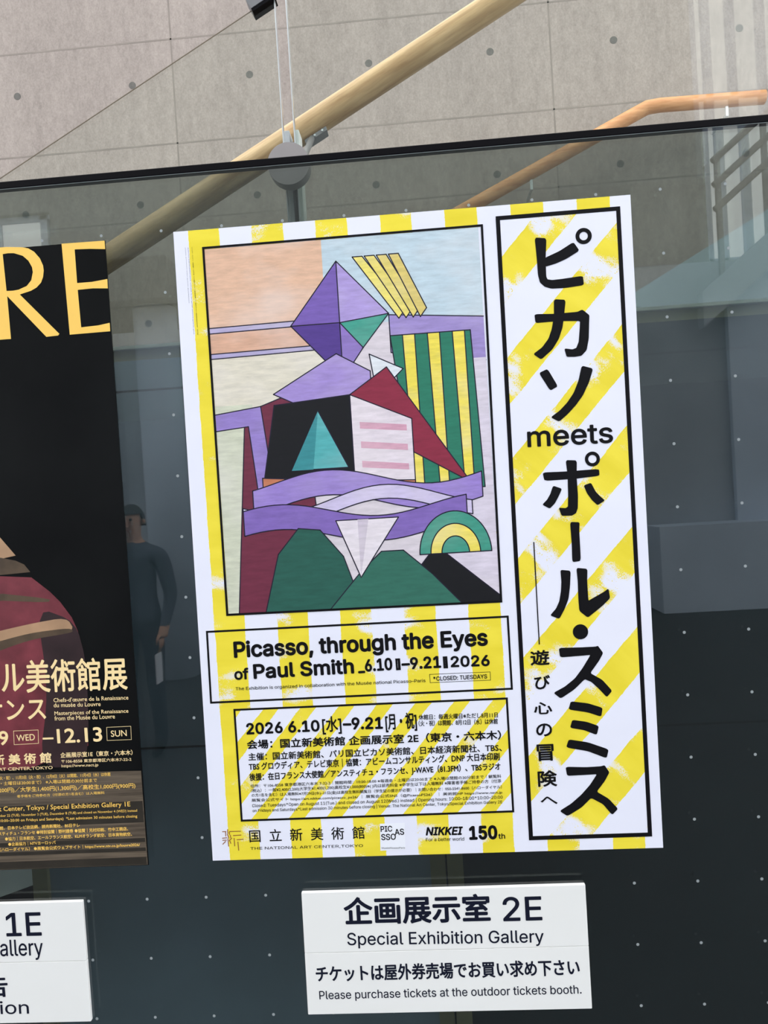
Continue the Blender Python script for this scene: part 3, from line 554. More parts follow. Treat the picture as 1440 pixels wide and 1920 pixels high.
b = MB(); b.prism([(p.x + 0.2, p.y - 2.0) for p in q2], -0.013, 0.013); b.build('gasket', rubber, gl)
for nm in ('edge_strip',):
    b = MB(); b.box((0.190 + 0.2 - 0.0006, -0.0066, -0.14), (0.190 + 0.2 + 0.0012, 0.0066, za(0.19) - 2.0)); b.build(nm, bright_steel, gl)
a0, a1 = (-0.85, za(-0.85)), (0.149, za(0.149))
b = MB(); b.prism([(a0[0] + 0.2, a0[1] - 2.0 - 0.001), (a1[0] + 0.2, a1[1] - 2.0 - 0.001), (a1[0] + 0.2, a1[1] - 2.0 + 0.0008), (a0[0] + 0.2, a0[1] - 2.0 + 0.0008)], -0.0065, -0.0058)
b.build('polished_edge', plain('polished_glass_edge', (112, 100, 84), 0.3, 0.5), gl)

gr = empty('stair_balustrade_pane', (1.6, 0.126, 2.0), 'clear stair glass pane filling the wall view right of the round clamp', 'glass pane')
b = MB(); b.box((0.2115 - 1.6, -0.006, -0.14), (3.0 - 1.6, 0.006, 1.6)); b.build('pane', clear, gr)
b = MB(); b.box((0.2110 - 1.6 - 0.0012, -0.0066, -0.14), (0.2110 - 1.6 + 0.0006, 0.0066, 1.6)); b.build('edge_strip', bright_steel, gr)

cl = empty('glass_clamp', (0.2025, 0.12, 1.95), 'round steel glass clamp on a twin-bar mullion, behind the black glass trim', 'clamp')
b = MB(); b.prism(circle(0, 0.329, 0.0365, 64), -0.038, -0.013); b.build('disc', steel, cl, bevel=0.0015)
b = MB(); b.prism(circle(-0.0015, 0.329, 0.008, 24), -0.013, 0.036); b.build('bolt', dark_steel, cl)
for x0, x1 in ((-0.0125, -0.0025), (0.0055, 0.0145)):
    b = MB(); b.box((x0, 0.014, -0.3), (x1, 0.05, 0.411)); b.build('mullion_bar', bar_steel, cl, bevel=0.001)
b = MB(); b.box((-0.0015, 0.036, -0.3), (0.0045, 0.05, 0.40)); b.build('mullion_web', dark_steel, cl)

oakrail = empty('stair_handrail', (0.2, 0.35, 2.3), 'thick oak stair handrail crossing diagonally behind the round clamp', 'handrail')
d = Vector((0.614 + 0.238, 0, 2.693 - 2.236)); d.normalize()
rl = MB(); rl.tube([(0, 0, -1.5), (0, 0, 2.4)], 0.0262, 28)
ro = rl.build('rail', oak, oakrail, smooth=True)
ro.rotation_euler = d.to_track_quat('Z', 'Y').to_euler(); ro.location = (0.371 - 0.2, 0, 2.559 - 2.3)
k = (2.693 - 2.236) / (0.614 + 0.238)
zu = lambda x: 2.559 + (x - 0.371) * k - 0.0285
b = MB(); b.prism([(0.200 - 0.2, zu(0.200) - 2.3), (0.246 - 0.2, zu(0.246) - 2.3), (0.248 - 0.2, zu(0.248) - 2.3 - 0.009), (0.202 - 0.2, zu(0.202) - 2.3 - 0.009)], -0.014, 0.014)
b.build('saddle', dark_steel, oakrail, bevel=0.001)
b = MB(); b.tube([(0.004, -0.176, 0.03), (0.006, -0.10, 0.06), (0.015, -0.01, zu(0.215) - 2.3 - 0.004)], 0.006, 12); b.build('bracket', dark_steel, oakrail, smooth=True)
for x in (0.222, 0.238):
    b = MB(); b.prism(circle(x - 0.2, zu(x) - 2.3 - 0.0045, 0.0022, 12), -0.0165, -0.0138); b.build('screw', bright_steel, oakrail)

# ---------------------------------------------------------------- tinted front glass with its black top trim and white dot print
fg = empty('tinted_glass_screen', (0.38, 0.0, 0.02), 'dark tinted glass screen with white dots that carries both posters', 'glass screen')
GX = 0.38; GZ = 0.02
b = MB(); b.box((-1.5 - GX, -0.0025, 0.03 - GZ), (2.2 - GX, 0.0095, 2.2405 - GZ)); b.build('pane', tinted, fg)
b = MB(); b.box((-1.5 - GX, -0.0035, 2.2395 - GZ), (2.2 - GX, 0.012, 2.2515 - GZ)); b.build('top_trim', rubber, fg, bevel=0.0015)
b = MB(); b.box((-1.5 - GX, -0.0030, 2.2384 - GZ), (2.2 - GX, -0.0026, 2.2394 - GZ)); b.build('trim_seal', plain('seal_grey', (104, 110, 112), 0.5, 0.3), fg)
b = MB(); b.box((-1.5 - GX, -0.02, 0.0 - GZ), (2.2 - GX, 0.03, 0.05 - GZ)); b.build('floor_channel', dark_steel, fg)

# ---------------------------------------------------------------- hall behind the viewer, seen only as reflections in the glass
b = MB()
w1x0, w1x1, w1z0, w1z1 = 4.36, 7.4, 4.55, 8.6
w2x0, w2x1, w2z0, w2z1 = -7.5, -4.56, 4.9, 5.95
b.box((-9, -9.3, 0), (9, -9.0, w1z0)); struct(b, 'wall_front', hall_dark); b = MB()
b.box((-9, -9.3, w1z1), (9, -9.0, 10.6)); b.box((w1x1, -9.3, w1z0), (9, -9.0, w1z1))
b.box((w2x1, -9.3, w1z0), (w1x0, -9.0, w1z1)); b.box((-9, -9.3, w2z1), (w2x1, -9.0, w1z1)); b.box((-9, -9.3, w1z0), (w2x1, -9.0, w2z0)); b.box((-9, -9.3, w2z0), (w2x0, -9.0, w2z1))
struct(b, 'wall_front_upper', plain('upper_hall_plaster', (124, 128, 128), 0.85, 0.2, var=0.08, scale=1.5))
def window(name, x0, x1, z0, z1, xs, zs):
    b = MB()
    for x in xs: b.box((x - 0.05, -9.2, z0), (x + 0.05, -9.1, z1))
    for z in zs: b.box((x0, -9.2, z - 0.03), (x1, -9.1, z + 0.03))
    o = struct(b, name, hall_light)
    b = MB(); b.box((x0, -9.17, z0), (x1, -9.15, z1)); b.build('pane', window_glass, o)
window('window_1', w1x0, w1x1, w1z0, w1z1, (4.42, 4.62, 4.95, 5.35, 5.9, 6.5, 7.1), (w1z0 + 0.03, 6.9, w1z1 - 0.03))
window('window_2', w2x0, w2x1, w2z0, w2z1, (-7.3, -6.4, -5.4, -4.7), (w2z0 + 0.03, 5.4, w2z1 - 0.03))
b = MB(); b.box((4.52, -9.0, 1.1), (7.5, -8.9, 4.4)); struct(b, 'trim_1', hall_light)
b = MB(); b.box((3.34, -8.998, 0), (8.5, -8.4, 1.1)); tag(b.build('reception_counter', hall_light), 'long pale counter standing at the far end of the hall', 'counter')
b = MB(); b.tube([(-2.22, -6.3, 0.001), (-2.22, -6.3, 3.75)], 0.215, 40); struct(b, 'column', hall_light, smooth=True)
b = MB(); b.box((-9, -7.2, 3.75), (-1.95, -5.9, 4.15)); struct(b, 'trim_2', plain('mezzanine_edge', (84, 88, 90), 0.85, 0.2, var=0.08, scale=1.5))
# railing of an upper stair in front of the window
ur = empty('upper_stair_railing', (4.8, -8.7, 4.0), 'steel railing of the upper stair in front of the tall window', 'railing')
for k in range(3):
    b = MB(); b.tube([(4.35 - 4.8, 0, 1.74 - 0.31 * k), (7.2 - 4.8, 0, 1.74 - 0.31 * k + 2.28)], 0.045, 10); b.build('rail', dark_steel, ur)
for x in (4.4, 5.0, 5.7, 6.4, 7.1):
    b = MB(); z = 1.74 + (x - 4.35) * 0.8; b.box((x - 4.8 - 0.03, -0.03, z - 1.6), (x - 4.8 + 0.03, 0.03, z)); b.build('post', dark_steel, ur)
b = MB(); b.prism([(4.1 - 4.8, 0.06), (7.4 - 4.8, 2.7), (7.4 - 4.8, 2.25), (4.1 - 4.8, -0.39)], -0.1, 0.1); b.build('stringer', hall_dark, ur)

# ================================================================= the posters
Y1, Y2, Y3, Y4 = -0.0002, -0.0004, -0.0006, -0.0008
_prepare(sorted({key(t[2], 'G') for t in TEXT if t[0] != 'L'} | {t[8] + '\0' for t in TEXT if GROTESQUE and latin(t[8])} | {t[2] for t in TEXT} | {t[8] for t in TEXT} | {c[0] for c in SUBCHARS} | {c[0] for c in CREDITS} | {'WED.', 'MON.', 'LOUV', '国', 'H'}))

def block(f, names, name, mat, parent, y, extra=None):
    b = MB(); b.keep = True
    for t in TEXT:
        if t[0] == f and t[1] in names:
            set_line(b, t[2], (t[3] / 1000, t[4] / 1000), (t[5] / 1000, t[6] / 1000), t[7] / 1000, t[8], t[9], y, t[10], face='G' if f != 'L' else 'H')
    if extra: extra(b)
    return b.build(name, mat, parent)

def sheet(name, corners, mats, parent, thick=0.0012):
    tl, tr, br_, bl = mm(corners); n = 24; mb = MB(); v = []
    for j in range(n + 1):
        for i in range(n + 1):
            s, t = i / n, j / n
            x = (bl[0] * (1 - s) + br_[0] * s) * (1 - t) + (tl[0] * (1 - s) + tr[0] * s) * t
            z = (bl[1] * (1 - s) + br_[1] * s) * (1 - t) + (tl[1] * (1 - s) + tr[1] * s) * t
            v.append((x, 0.0, z))
    f = [(j * (n + 1) + i, j * (n + 1) + i + 1, (j + 1) * (n + 1) + i + 1, (j + 1) * (n + 1) + i) for j in range(n) for i in range(n)]
    o = mesh_obj(name, v, f, mats, parent)
    s = o.modifiers.new('paper', 'SOLIDIFY'); s.thickness = thick; s.offset = -1
    return o

PO = empty('exhibition_poster', ORIGINS['M'], 'white poster with yellow stripes, a colourful painting and big black katakana title', 'poster')
vst = stripe_mat('upright_yellow_stripes', 90.0, 29.0, 104.1, 0.49, 0.535, 3.0)
tst = stripe_mat('title_yellow_stripes', 47.5, -251.5, 107.6, 0.465, 0.50, 11.0)
ist = stripe_mat('notice_yellow_stripes', 49.0, -86.5, 47.45, 0.42, 0.57, 23.0)
sheet('sheet', SHEET, vst, PO)

# title panel
b = MB(); b.flat([mm(FR_TITLE[0])], Y1); tp = b.build('title_panel', tst, PO)
b = MB(); quad_frame(b, FR_TITLE[0], FR_TITLE[1], Y2); b.build('border', ink, tp)
b = MB()
def grow(ring, d):
    area = sum(a[0] * b[1] - b[0] * a[1] for a, b in zip(ring, ring[1:] + ring[:1]))
    sg = d if area > 0 else -d; out = []
    for i, p in enumerate(ring):
        t = (Vector(ring[(i + 1) % len(ring)]) - Vector(ring[i - 1])).normalized()
        out.append((p[0] + t.y * sg, p[1] - t.x * sg))
    return out
def ring_part(b, k):
    cx, cz, R_, r_ = RINGS[k]; n = 48; ring = circle(cx / 1000, cz / 1000, R_ / 1000, n)
    if r_:
        inn = circle(cx / 1000, cz / 1000, r_ / 1000, n)
        b.add([(x, Y3, z) for x, z in ring + inn], [(i, (i + 1) % n, (i + 1) % n + n, i + n) for i in range(n)])
    else: b.flat([ring], Y3)
for strokes, rg in (((0, 1), 0), ((2, 3), None), ((4, 5), None), ((6, 7, 8, 9), 1), ((10,), None), ((11, 12), None), ((), 2), ((13,), None), ((14, 15, 16), None), ((17,), None)):
    b = MB()
    for n_, k in enumerate(strokes): b.flat([grow(smooth_ring(mm(TITLE[k]), 2, 0.10), 0.0005)], Y3 - 0.000008 * n_)
    if rg is not None: ring_part(b, rg)
    b.build('katakana_letter', ink, tp)
for ch, x0, z0, x1, z1 in SUBCHARS:
    b = MB(); b.keep = True; set_box(b, ch, x0 / 1000, z0 / 1000, x1 / 1000, z1 / 1000, 0.028, Y3); b.build('tagline_letter', ink, tp)
def sub_extra(b):
    (xa, zb), (xc, zd) = mm(THINLINE)
    b.add([(xa - 0.0009, Y3, zb), (xc - 0.0009, Y3, zd), (xc + 0.0009, Y3, zd), (xa + 0.0009, Y3, zb)], [(0, 1, 2, 3)])
block('M', {'title'}, 'small_lettering', ink, tp, Y3)
b = MB(); sub_extra(b); b.build('tagline_rule', ink, tp)

# English title band
b = MB(); quad_frame(b, FR_SUB[0], FR_SUB[1], Y1); sp = b.build('subtitle_border', ink, PO)
def tags(b):
    for q in TAGS: b.flat([mm(q)], Y2)
    quad_frame(b, CLOSEDBOX, 0.7, Y2)
block('M', {'subtitle'}, 'subtitle_lettering', ink, sp, Y2, tags)
for q, s in zip(TAGS, ('WED.', 'MON.')):
    b = MB(); b.keep = True
    p = mm(q); set_box(b, s, min(a[0] for a in p) + 0.0032, min(a[1] for a in p) + 0.003, max(a[0] for a in p) - 0.0042, max(a[1] for a in p) - 0.003, 0.0, Y3, rot=-90)
    b.build('day_lettering', white_paper, sp)

# notice panel
b = MB(); b.flat([mm(FR_INFO[0])], Y1); ip = b.build('notice_panel', ist, PO)
b = MB(); quad_frame(b, FR_INFO[0], FR_INFO[1], Y2); b.build('border', ink, ip)
block('M', {'information'}, 'notice_lettering', ink, ip, Y3)

# logos along the foot
block('M', {'museum'}, 'museum_lettering', ink, PO, Y1)
b = MB(); b.keep = True
for p, q in EMBLEM:
    a, c = Vector(mm([p])[0]), Vector(mm([q])[0]); dv = (c - a).normalized(); nv = Vector((-dv.y, dv.x)) * 0.0007
    b.flat([[tuple(a - nv), tuple(c - nv), tuple(c + nv), tuple(a + nv)]], Y1)
b.build('museum_emblem', brown_ink, PO)
b = MB(); b.flat([mm(PARTNER)], Y1); lp_ = b.build('partner_logo', white_paper, PO)
block('M', {'partner'}, 'logo_lettering', ink, lp_, Y2)
block('M', {'sponsor'}, 'sponsor_lettering', ink, PO, Y1)
b = MB(); b.keep = True
for s, x0, z0, x1, z1 in CREDITS: set_box(b, s, x0 / 1000, z1 / 1000, x1 / 1000, z0 / 1000, 0.0, Y1, rot=-90)
b.build('credit_lettering', ink, PO)

# ---- picture: a plain abstract composition
def paint_mat():
    n = NT('oil_paint')
    a = n.n.new('ShaderNodeVertexColor'); a.layer_name = 'paint'
    s1 = n.noise(n.scaled((28, 1, 150)), 1.0, 5.0, 0.65)
    s2 = n.noise(n.scaled((9, 1, 14)), 1.0, 3.0, 0.5)
    dk = n.mix(1.0, a.outputs[0], n.mix(n.remap(s1, 0.25, 0.75), (0.80, 0.80, 0.80, 1), (1.16, 1.16, 1.16, 1)), 'MULTIPLY')
    lt = n.mix(n.math('MULTIPLY', n.remap(s2, 0.45, 0.75), 0.35), dk, lin(236, 228, 226))
    lum = n.n.new('ShaderNodeRGBToBW'); n.link(a.outputs[0], lum.inputs[0])
    c = n.mix(n.remap(lum.outputs[0], 0.15, 0.5), dk, lt)
    return n.principled(c, 0.4, 0.35)
PAINT = paint_mat()
# u runs 0-100 across, v runs 0-133 down
PU = lambda p: ((54 + p[0] * 4.43) / 1000, (1002.2 - p[1] * 4.485) / 1000)
shapes = []
def shp(col, pts, soft=0, line=True, streak=1.0): shapes.append((lin(*col)[:3], pts, soft, line, streak))
def ell(cx, cy, rx, ry, n=48, a0=0, a1=360): return [(cx + rx * math.cos(math.radians(a0 + (a1 - a0) * i / n)), cy + ry * math.sin(math.radians(a0 + (a1 - a0) * i / n))) for i in range(n + (a1 - a0 < 360))]
def wave(v0, amp, thick, u0, u1, ph, n=28):
    up = [(u0 + (u1 - u0) * i / n, v0 + amp * math.sin(ph + 2.2 * math.pi * i / n)) for i in range(n + 1)]
    return up + [(u, v + thick) for u, v in reversed(up)]
shp((214, 204, 212), [(0, 0), (100, 0), (100, 133), (0, 133)], 0, False)
shp((226, 184, 156), [(0, 0), (43, 0), (43, 30), (0, 30)], 0, False)
shp((192, 210, 220), [(43, 0), (100, 0), (100, 31), (43, 31)], 0, False)
shp((218, 172, 146), [(0, 30), (48, 30), (48, 38.5), (0, 38.5)])
shp((222, 214, 196), [(0, 39), (48, 39), (48, 58), (0, 58)], 0, False)
shp((178, 168, 205), [(0, 28.6), (46, 28), (46, 30), (0, 30.6)])
shp((178, 168, 205), [(0, 38), (46, 37.4), (46, 39), (0, 39.8)])
shp((160, 142, 200), [(66, 28.5), (100, 31.5), (100, 47), (66, 42)])
shp((216, 206, 220), [(78, 46), (100, 46), (100, 133), (78, 133)], 0, False)
shp((206, 208, 186), [(0, 57), (14, 57), (12, 133), (0, 133)], 0, False)
# faceted diamond and a fan of yellow bars
shp((122, 96, 176), [(30, 30), (48, 8), (48, 30)])
shp((86, 62, 140), [(30, 30), (48, 30), (48, 50)])
shp((176, 156, 214), [(48, 8), (66, 28), (48, 30)])
shp((70, 158, 140), [(48, 30), (66, 28), (56, 39.5)])
shp((142, 118, 190), [(48, 30), (56, 39.5), (48, 50)])
for _k in range(4): shp((238 - 6 * _k, 222 - 8 * _k, 116), [(54 + 4.4 * _k, 7), (57.6 + 4.4 * _k, 7), (72 + 2.6 * _k, 27), (69.6 + 2.6 * _k, 30)])
# tall blocks
shp((112, 46, 66), [(11, 60), (32, 53), (38, 133), (4, 133)])
shp((150, 128, 196), [(0, 60), (17, 58), (20, 88), (14, 88), (12, 65), (0, 66)])
shp((44, 122, 98), [(66, 36), (95, 36), (97, 92), (72, 92)])
for _x in (70.5, 79.5, 88.5): shp((238, 218, 88), [(_x, 36), (_x + 4.4, 36), (_x + 4.8, 92), (_x + 1.4, 92)])
shp((164, 142, 206), [(22, 54), (46, 41), (58, 48), (58, 56), (34, 60)])
shp((222, 226, 232), [(58, 42), (70, 48), (60, 57)])
shp((18, 17, 20), [(22, 58), (50, 56), (50, 90), (16, 88)])
shp((226, 214, 222), [(50, 56), (72, 66), (72, 92), (50, 90)])
for _v in (66, 73, 80): shp((212, 160, 180), [(53, _v), (70, _v + 2), (70, _v + 4.2), (53, _v + 2.4)], 0, False)
shp((140, 44, 66), [(50, 56), (64, 47), (92, 90), (72, 78), (72, 66)])
shp((86, 172, 174), [(27, 82), (38, 61), (48, 82)])
shp((60, 140, 146), [(27, 82), (38, 61), (35, 82)], 0, False)
shp((196, 122, 88), [(16, 84), (50, 87), (72, 88), (72, 91), (50, 91), (16, 88)])
# long lavender waves, dark hills, white sail, half sun
shp((154, 130, 202), wave(86, 3.5, 9, 12, 96, 2.4))
shp((206, 194, 226), wave(93, 4.0, 5, 8, 92, 0.4))
shp((130, 104, 180), wave(97, 3.0, 9, 8, 90, 3.6))
shp((18, 17, 20), [(60, 133), (78, 112), (100, 131), (100, 133)])
shp((42, 92, 80), [(14, 133), (20, 112), (28, 103), (36, 104), (44, 114), (50, 133)])
shp((52, 108, 92), [(38, 133), (50, 120), (58, 113), (66, 113), (76, 122), (86, 133)])
shp((228, 218, 226), [(42, 101), (65, 101), (50, 122)])
shp((204, 192, 206), [(50, 101), (54, 101), (50, 122)], 0, False)
shp((66, 150, 130), ell(85, 115, 13, 15, 30, 180, 360))
shp((238, 218, 88), ell(85, 115, 9, 10.5, 30, 180, 360))
shp((66, 150, 130), ell(85, 115, 5, 6, 30, 180, 360))

pv, pf, pc = [], [], []
mbp = MB(); mbp.keep = True; lines = MB(); lines.keep = True; cols = []
for k, (c, pts, soft, line, streak) in enumerate(shapes):
    ring = smooth_ring(pts, soft, 0.25) if soft else pts
    ring = [PU((min(100, max(0, u)), min(133, max(0, v)))) for u, v in ring]
    clean = [ring[0]]
    for p in ring[1:]:
        if (Vector(p) - Vector(clean[-1])).length > 1e-5: clean.append(p)
    n0 = len(mbp.f); yk = Y1 - 0.000008 * (k + 1)
    mbp.flat([clean], yk); cols += [(c[0], c[1], c[2], streak)] * (len(mbp.f) - n0)
    if line:
        m = len(clean)
        for i in range(m):
            a, c2 = Vector(clean[i]), Vector(clean[(i + 1) % m])
            if (a - c2).length < 1e-6: continue
            edge = lambda p: min(p.x - 0.054, 0.497 - p.x, 1.0022 - p.y, p.y - 0.4057) < 0.0006
            if edge(a) and edge(c2): continue
            dv = (c2 - a).normalized(); nv = Vector((-dv.y, dv.x)) * 0.0009; a = a - dv * 0.0005; c2 = c2 + dv * 0.0005
            lines.add([(p.x, yk - 0.000004, p.y) for p in (a - nv, c2 - nv, c2 + nv, a + nv)], [(0, 1, 2, 3)])
po = mbp.build('painting', PAINT, PO)
at = po.data.color_attributes.new('paint', 'FLOAT_COLOR', 'CORNER')
for poly, c in zip(po.data.polygons, cols):
    for li in poly.loop_indices: at.data[li].color = c
lines.build('painted_outline', plain('painted_line', (34, 30, 48), 0.4, 0.3, var=0.2, scale=80), po)
b = MB(); quad_frame(b, FR_PAINT[0], FR_PAINT[1], Y3); b.build('border', ink, po)

# ---- dark poster at the left
LP = empty('exhibition_poster', ORIGINS['L'], 'black poster with gold lettering, partly out of frame beside the striped one', 'poster')
def dark_mat():
    n = NT('dark_print')
    v = n.noise(n.scaled((5, 1, 4)), 1.0, 4.0)
    x = n.xyz()
    col = n.mix(n.remap(v, 0.3, 0.75), lin(10, 10, 11), lin(22, 23, 23))
    return n.principled(col, 0.32, 0.10)
sheet('sheet', [(-4.0, 1034.0), LSHEET[0], LSHEET[1], (0.0, 1.0)], dark_mat(), LP, 0.0012)
def parapet_mat():
    n = NT('painted_ledge')
    s1 = n.noise(n.scaled((6, 1, 130)), 1.0, 5.0, 0.6)
    c = n.mix(n.remap(s1, 0.3, 0.7), lin(58, 50, 42), lin(118, 104, 88))
    return n.principled(c, 0.36, 0.4)
(pxa, pza), (pxb, pzb) = mm(PARAPET)
ledge = MB()
pz = lambda x: pza + (pzb - pza) * (x - pxa) / (pxb - pxa)
ledge.flat([[(0.0, 0.001), (0.7335, 0.001), (0.7330, pz(0.733)), (-0.0005, pz(0))]], Y1); lo = ledge.build('painted_ledge', parapet_mat(), LP)
shade = MB()
for z0, z1 in ((0.0015, 0.014), (0.024, 0.030), (0.039, 0.046), (0.108, 0.072)):
    shade.flat([[(0.0, z0), (0.732, z0), (0.732, z1), (0.0, z1)]] if z1 > z0 else [[(0.0, z1), (0.732, z1), (0.732, z0), (0.0, z0)]], Y1 - 0.00003)
shade.build('ledge_moulding', plain('ledge_moulding_print', (48, 43, 36), 0.36, 0.4, var=0.2, scale=30), lo)
DR = MB(); DR.keep = True
DR.flat([smooth_ring(mm([(130, 640), (505, 580), (556, 514), (130, 520)]), 1, 0.2)], Y1, 1)
DR.flat([smooth_ring(mm([(130, 528), (500, 530), (556, 516), (572, 494), (130, 498)]), 1, 0.2)], Y1 - 0.00001, 2)
DR.flat([smooth_ring(mm([(130, 500), (560, 498), (610, 455), (640, 410), (652, 340), (645, 170), (130, 168)]), 1, 0.2)], Y1 - 0.00002, 0)
DR.flat([smooth_ring(mm([(575, 440), (640, 412), (654, 340), (646, 170), (560, 170), (585, 300)]), 2, 0.2)], Y1 - 0.00003, 3)
DR.flat([smooth_ring(mm([(130, 470), (500, 468), (600, 452), (596, 446), (500, 455), (130, 456)]), 1, 0.2)], Y1 - 0.00003, 2)
DR.flat([smooth_ring(mm([(130, 372), (480, 398), (560, 412), (625, 420), (638, 396), (560, 388), (480, 364), (130, 330)]), 2, 0.2)], Y1 - 0.00004, 1)
DR.flat([smooth_ring(mm([(130, 350), (480, 380), (560, 397), (630, 402), (636, 394), (560, 386), (480, 362), (130, 328)]), 2, 0.2)], Y1 - 0.00005, 2)

dro = DR.build('painted_drape', [plain('drape_crimson', (112, 48, 56), 0.36, 0.4, var=0.35, scale=22), plain('drape_tan', (176, 140, 108), 0.36, 0.4, var=0.2, scale=16), plain('drape_brown', (84, 68, 52), 0.36, 0.4, var=0.3, scale=30), plain('drape_shadow', (48, 32, 34), 0.36, 0.4, var=0.3, scale=20)], LP)
b = MB(); b.keep = True
R_out, R_in, E_ = (mm(p) for p in RE)
b.flat([R_out, R_in], Y2); b.build('headline_letter', gold, LP)
b = MB(); b.keep = True; b.flat([E_], Y2); b.build('headline_letter', gold, LP)
b = MB(); b.keep = True
set_line(b, 'LOUV', (0.012, 0.842), (0.448, 0.842), 0.165, 'H', 0.03, Y2)
b.build('headline_lettering', gold, LP)
def lboxes(b):
    for q in BOXES_L: quad_frame(b, q, 0.7, Y2)
block('L', {'title', 'dates', 'venue'}, 'title_lettering', cream, LP, Y2, lboxes)
block('L', {'details'}, 'detail_lettering', gold, lo, Y2)

# ---- white signs below
def sign(key, corners, seam_z, label, name_low):
    o = empty('gallery_sign', ORIGINS[key], label, 'sign', 'white gallery signs under the posters')
    tl, tr, br_, bl = mm(corners)
    zl, zr = seam_z
    up = MB(); up.prism([tl, tr, (tr[0] + (br_[0] - tr[0]) * 0.5, zr + 0.0003), (tl[0] + (bl[0] - tl[0]) * 0.5, zl + 0.0003)], 0.0, 0.0073); uo = up.build('upper_plate', acrylic, o, bevel=0.0012)
    lw = MB(); lw.prism([(tl[0] + (bl[0] - tl[0]) * 0.5, zl - 0.0003), (tr[0] + (br_[0] - tr[0]) * 0.5, zr - 0.0003), br_, bl], 0.0, 0.0073); low = lw.build('lower_plate', acrylic, o, bevel=0.0012)
    block(key, {'top'}, 'lettering', navy, uo, -0.0003); block(key, {'low'}, 'lettering', navy, low, -0.0003)
    return o
sign('S', SIGN, (SEAM[0][1] / 1000, SEAM[1][1] / 1000), 'white two-plate sign reading 2E, below the striped poster', None)
tz = SEAM_T[1][1] / 1000
sign('T', [(0.6, 205.0), SIGN_T[0], SIGN_T[1], (0.0, 1.5)], (tz + 0.002, tz), 'white two-plate sign reading 1E, below the black poster', None)

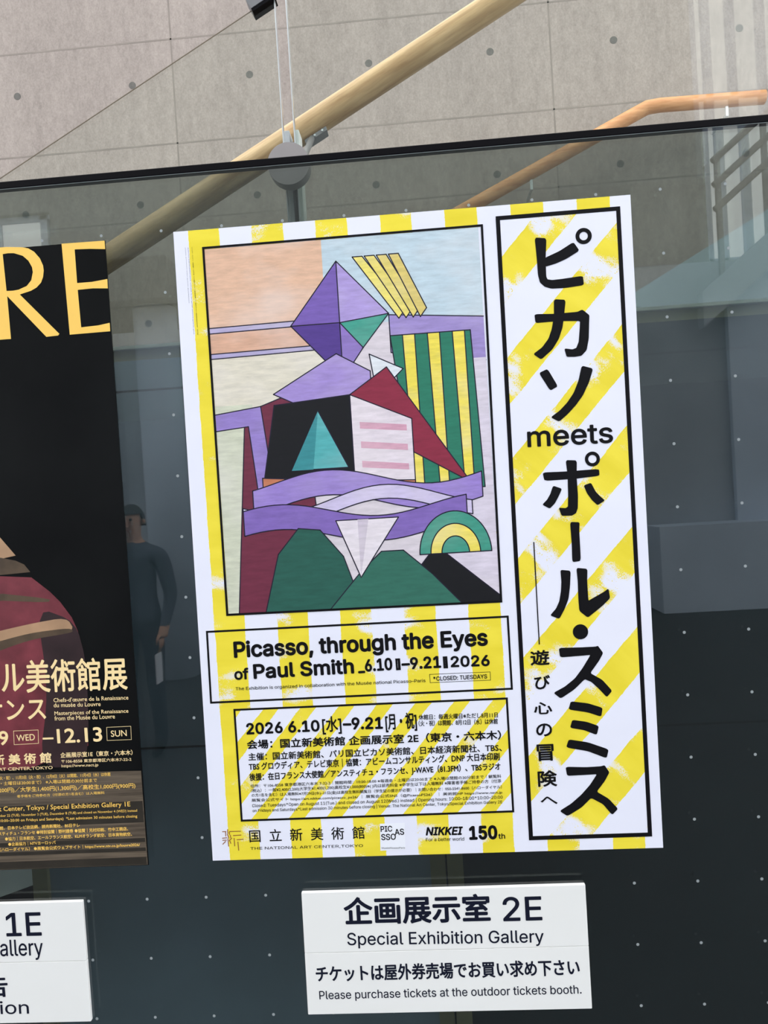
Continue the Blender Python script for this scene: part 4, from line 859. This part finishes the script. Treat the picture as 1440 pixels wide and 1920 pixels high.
# ---------------------------------------------------------------- a visitor standing in the hall, seen faintly as a reflection
def visitor(loc):
    root = empty('person', loc, 'person in a dark jacket holding a white leaflet, reflected faintly between the posters', 'person')
    J = {}
    vs, es, rs = [], [], []
    def jn(n, p, r, par=None):
        J[n] = len(vs); vs.append(p); rs.append(r)
        if par: es.append((J[par], J[n]))
    jn('pelvis', (0, 0, 0.95), (0.155, 0.105)); jn('waist', (0, 0, 1.10), (0.135, 0.095), 'pelvis'); jn('chest', (0, 0, 1.30), (0.165, 0.11), 'waist')
    jn('top', (0, -0.005, 1.42), (0.12, 0.08), 'chest'); jn('neck', (0, 0.01, 1.50), (0.055, 0.055), 'top'); jn('jaw', (0, 0.03, 1.575), (0.066, 0.078), 'neck')
    jn('brow', (0, 0.025, 1.655), (0.078, 0.094), 'jaw'); jn('crown', (0, 0.015, 1.715), (0.058, 0.07), 'brow')
    for s, n in ((-1, 'l'), (1, 'r')):
        jn('hip' + n, (0.09 * s, 0, 0.90), (0.092, 0.095), 'pelvis'); jn('knee' + n, (0.10 * s, 0.02, 0.50), (0.062, 0.064), 'hip' + n)
        jn('ankle' + n, (0.10 * s, -0.02, 0.09), (0.045, 0.048), 'knee' + n); jn('heel' + n, (0.10 * s, 0.02, 0.045), (0.042, 0.042), 'ankle' + n); jn('toe' + n, (0.11 * s, 0.17, 0.035), (0.040, 0.03), 'heel' + n)
        jn('shoulder' + n, (0.185 * s, -0.005, 1.385), (0.068, 0.068), 'top')
        jn('elbow' + n, (0.235 * s, -0.02, 1.10), (0.050, 0.050), 'shoulder' + n)
        jn('wrist' + n, (0.215 * s, 0.10, 0.90), (0.032, 0.034), 'elbow' + n)
        jn('palm' + n, (0.205 * s, 0.135, 0.82), (0.022, 0.038), 'wrist' + n)
    me = bpy.data.meshes.new('body'); me.from_pydata(vs, es, []); me.update()
    o = bpy.data.objects.new('body', me); COL.objects.link(o)
    sk = o.modifiers.new('skin', 'SKIN'); sk.use_smooth_shade = True
    lay = me.skin_vertices[0].data if me.skin_vertices else None
    if lay is None:
        bpy.context.view_layer.update(); bm = bmesh.new(); bm.from_mesh(me); bm.verts.layers.skin.verify(); bm.to_mesh(me); bm.free(); lay = me.skin_vertices[0].data
    for d, r in zip(lay, rs): d.radius = r
    lay[0].use_root = True
    ss = o.modifiers.new('sub', 'SUBSURF'); ss.levels = 2; ss.render_levels = 2
    bpy.context.view_layer.update()
    m2 = bpy.data.meshes.new_from_object(o.evaluated_get(bpy.context.evaluated_depsgraph_get()))
    bpy.data.objects.remove(o)
    skin = plain('skin', (205, 160, 135), 0.55, 0.3, var=0.05); jacket = plain('dark_jacket', (84, 92, 106), 0.8, 0.2, var=0.1); trousers = plain('dark_trousers', (64, 68, 78), 0.85, 0.2, var=0.1); shoe = plain('shoe_leather', (25, 24, 24), 0.5, 0.4)
    for m in (skin, jacket, trousers, shoe): m2.materials.append(m)
    for p in m2.polygons:
        c = p.center; p.use_smooth = True
        p.material_index = 3 if c.z < 0.085 else 2 if (c.z < 0.93 and abs(c.x) < 0.175) else 0 if c.z > 1.485 else 0 if (c.z < 0.905 and abs(c.x) > 0.15 and c.y > 0.05) else 1
    body = bpy.data.objects.new('body', m2); COL.objects.link(body); body.parent = root
    for s in (-1, 1):
        fb = MB()
        for i, (dy, ln) in enumerate(((0.026, 0.066), (0.009, 0.075), (-0.008, 0.070), (-0.024, 0.055))):
            x, y, z = 0.204 * s, 0.138 + dy, 0.80
            fb.tube([(x, y, z + 0.02), (x - 0.004 * s, y + 0.006, z - ln * 0.45), (x - 0.018 * s, y + 0.006, z - ln)], [0.009, 0.0085, 0.006], 8)
        fb.tube([(0.198 * s, 0.165, 0.85), (0.188 * s, 0.185, 0.82), (0.182 * s, 0.182, 0.785)], [0.011, 0.0095, 0.007], 8)
        fb.build('fingers', skin, root, smooth=True)
    hb = MB(); rings = []
    for i in range(9):
        t = i / 8; z = 1.60 + 0.155 * t; rr = math.sqrt(max(0.02, 1 - (t * 0.98) ** 2.4))
        for k in range(20):
            a = 2 * math.pi * k / 20
            back = 0.5 - 0.5 * math.sin(a)
            zz = z if back > 0.35 or t > 0.55 else 1.60 + 0.155 * 0.55
            hb.v.append((0.091 * rr * math.cos(a), 0.008 + 0.108 * rr * math.sin(a), zz))
    for i in range(8):
        for k in range(20): hb.f.append((i * 20 + k, i * 20 + (k + 1) % 20, (i + 1) * 20 + (k + 1) % 20, (i + 1) * 20 + k)); hb.mi.append(0)
    hb.f.append(tuple(160 + k for k in range(20))); hb.mi.append(0)
    hb.build('hair', plain('dark_hair', (38, 32, 30), 0.6, 0.4), root, smooth=True)
    fb = MB(); fb.prism([(-0.012, 1.595), (0.012, 1.595), (0.006, 1.645), (-0.006, 1.645)], 0.10, 0.135); fb.build('nose', skin, root, bevel=0.004)
    for s in (-1, 1):
        fb = MB(); fb.tube([(0.032 * s, 0.108, 1.648), (0.032 * s, 0.117, 1.648)], [0.009, 0.008], 10); fb.build('eye', gap_black, root)
        fb = MB(); fb.tube([(0.078 * s, 0.02, 1.63), (0.092 * s, 0.01, 1.63)], [0.022, 0.016], 10); fb.build('ear', skin, root, smooth=True)
    fb = MB(); fb.box((-0.024, 0.10, 1.568), (0.024, 0.112, 1.575)); fb.build('mouth', plain('lips', (160, 95, 90), 0.5, 0.3), root)
    return root
visitor((-1.66, -3.95, 0.0))
b = MB(); b.box((-0.004, -0.055, -0.16), (0.004, 0.055, 0.04)); lf = b.build('leaflet', white_paper); lf.location = (-1.66 + 0.19, -3.95 + 0.19, 0.69)
tag(lf, 'small white leaflet in the hand of the reflected person', 'leaflet')
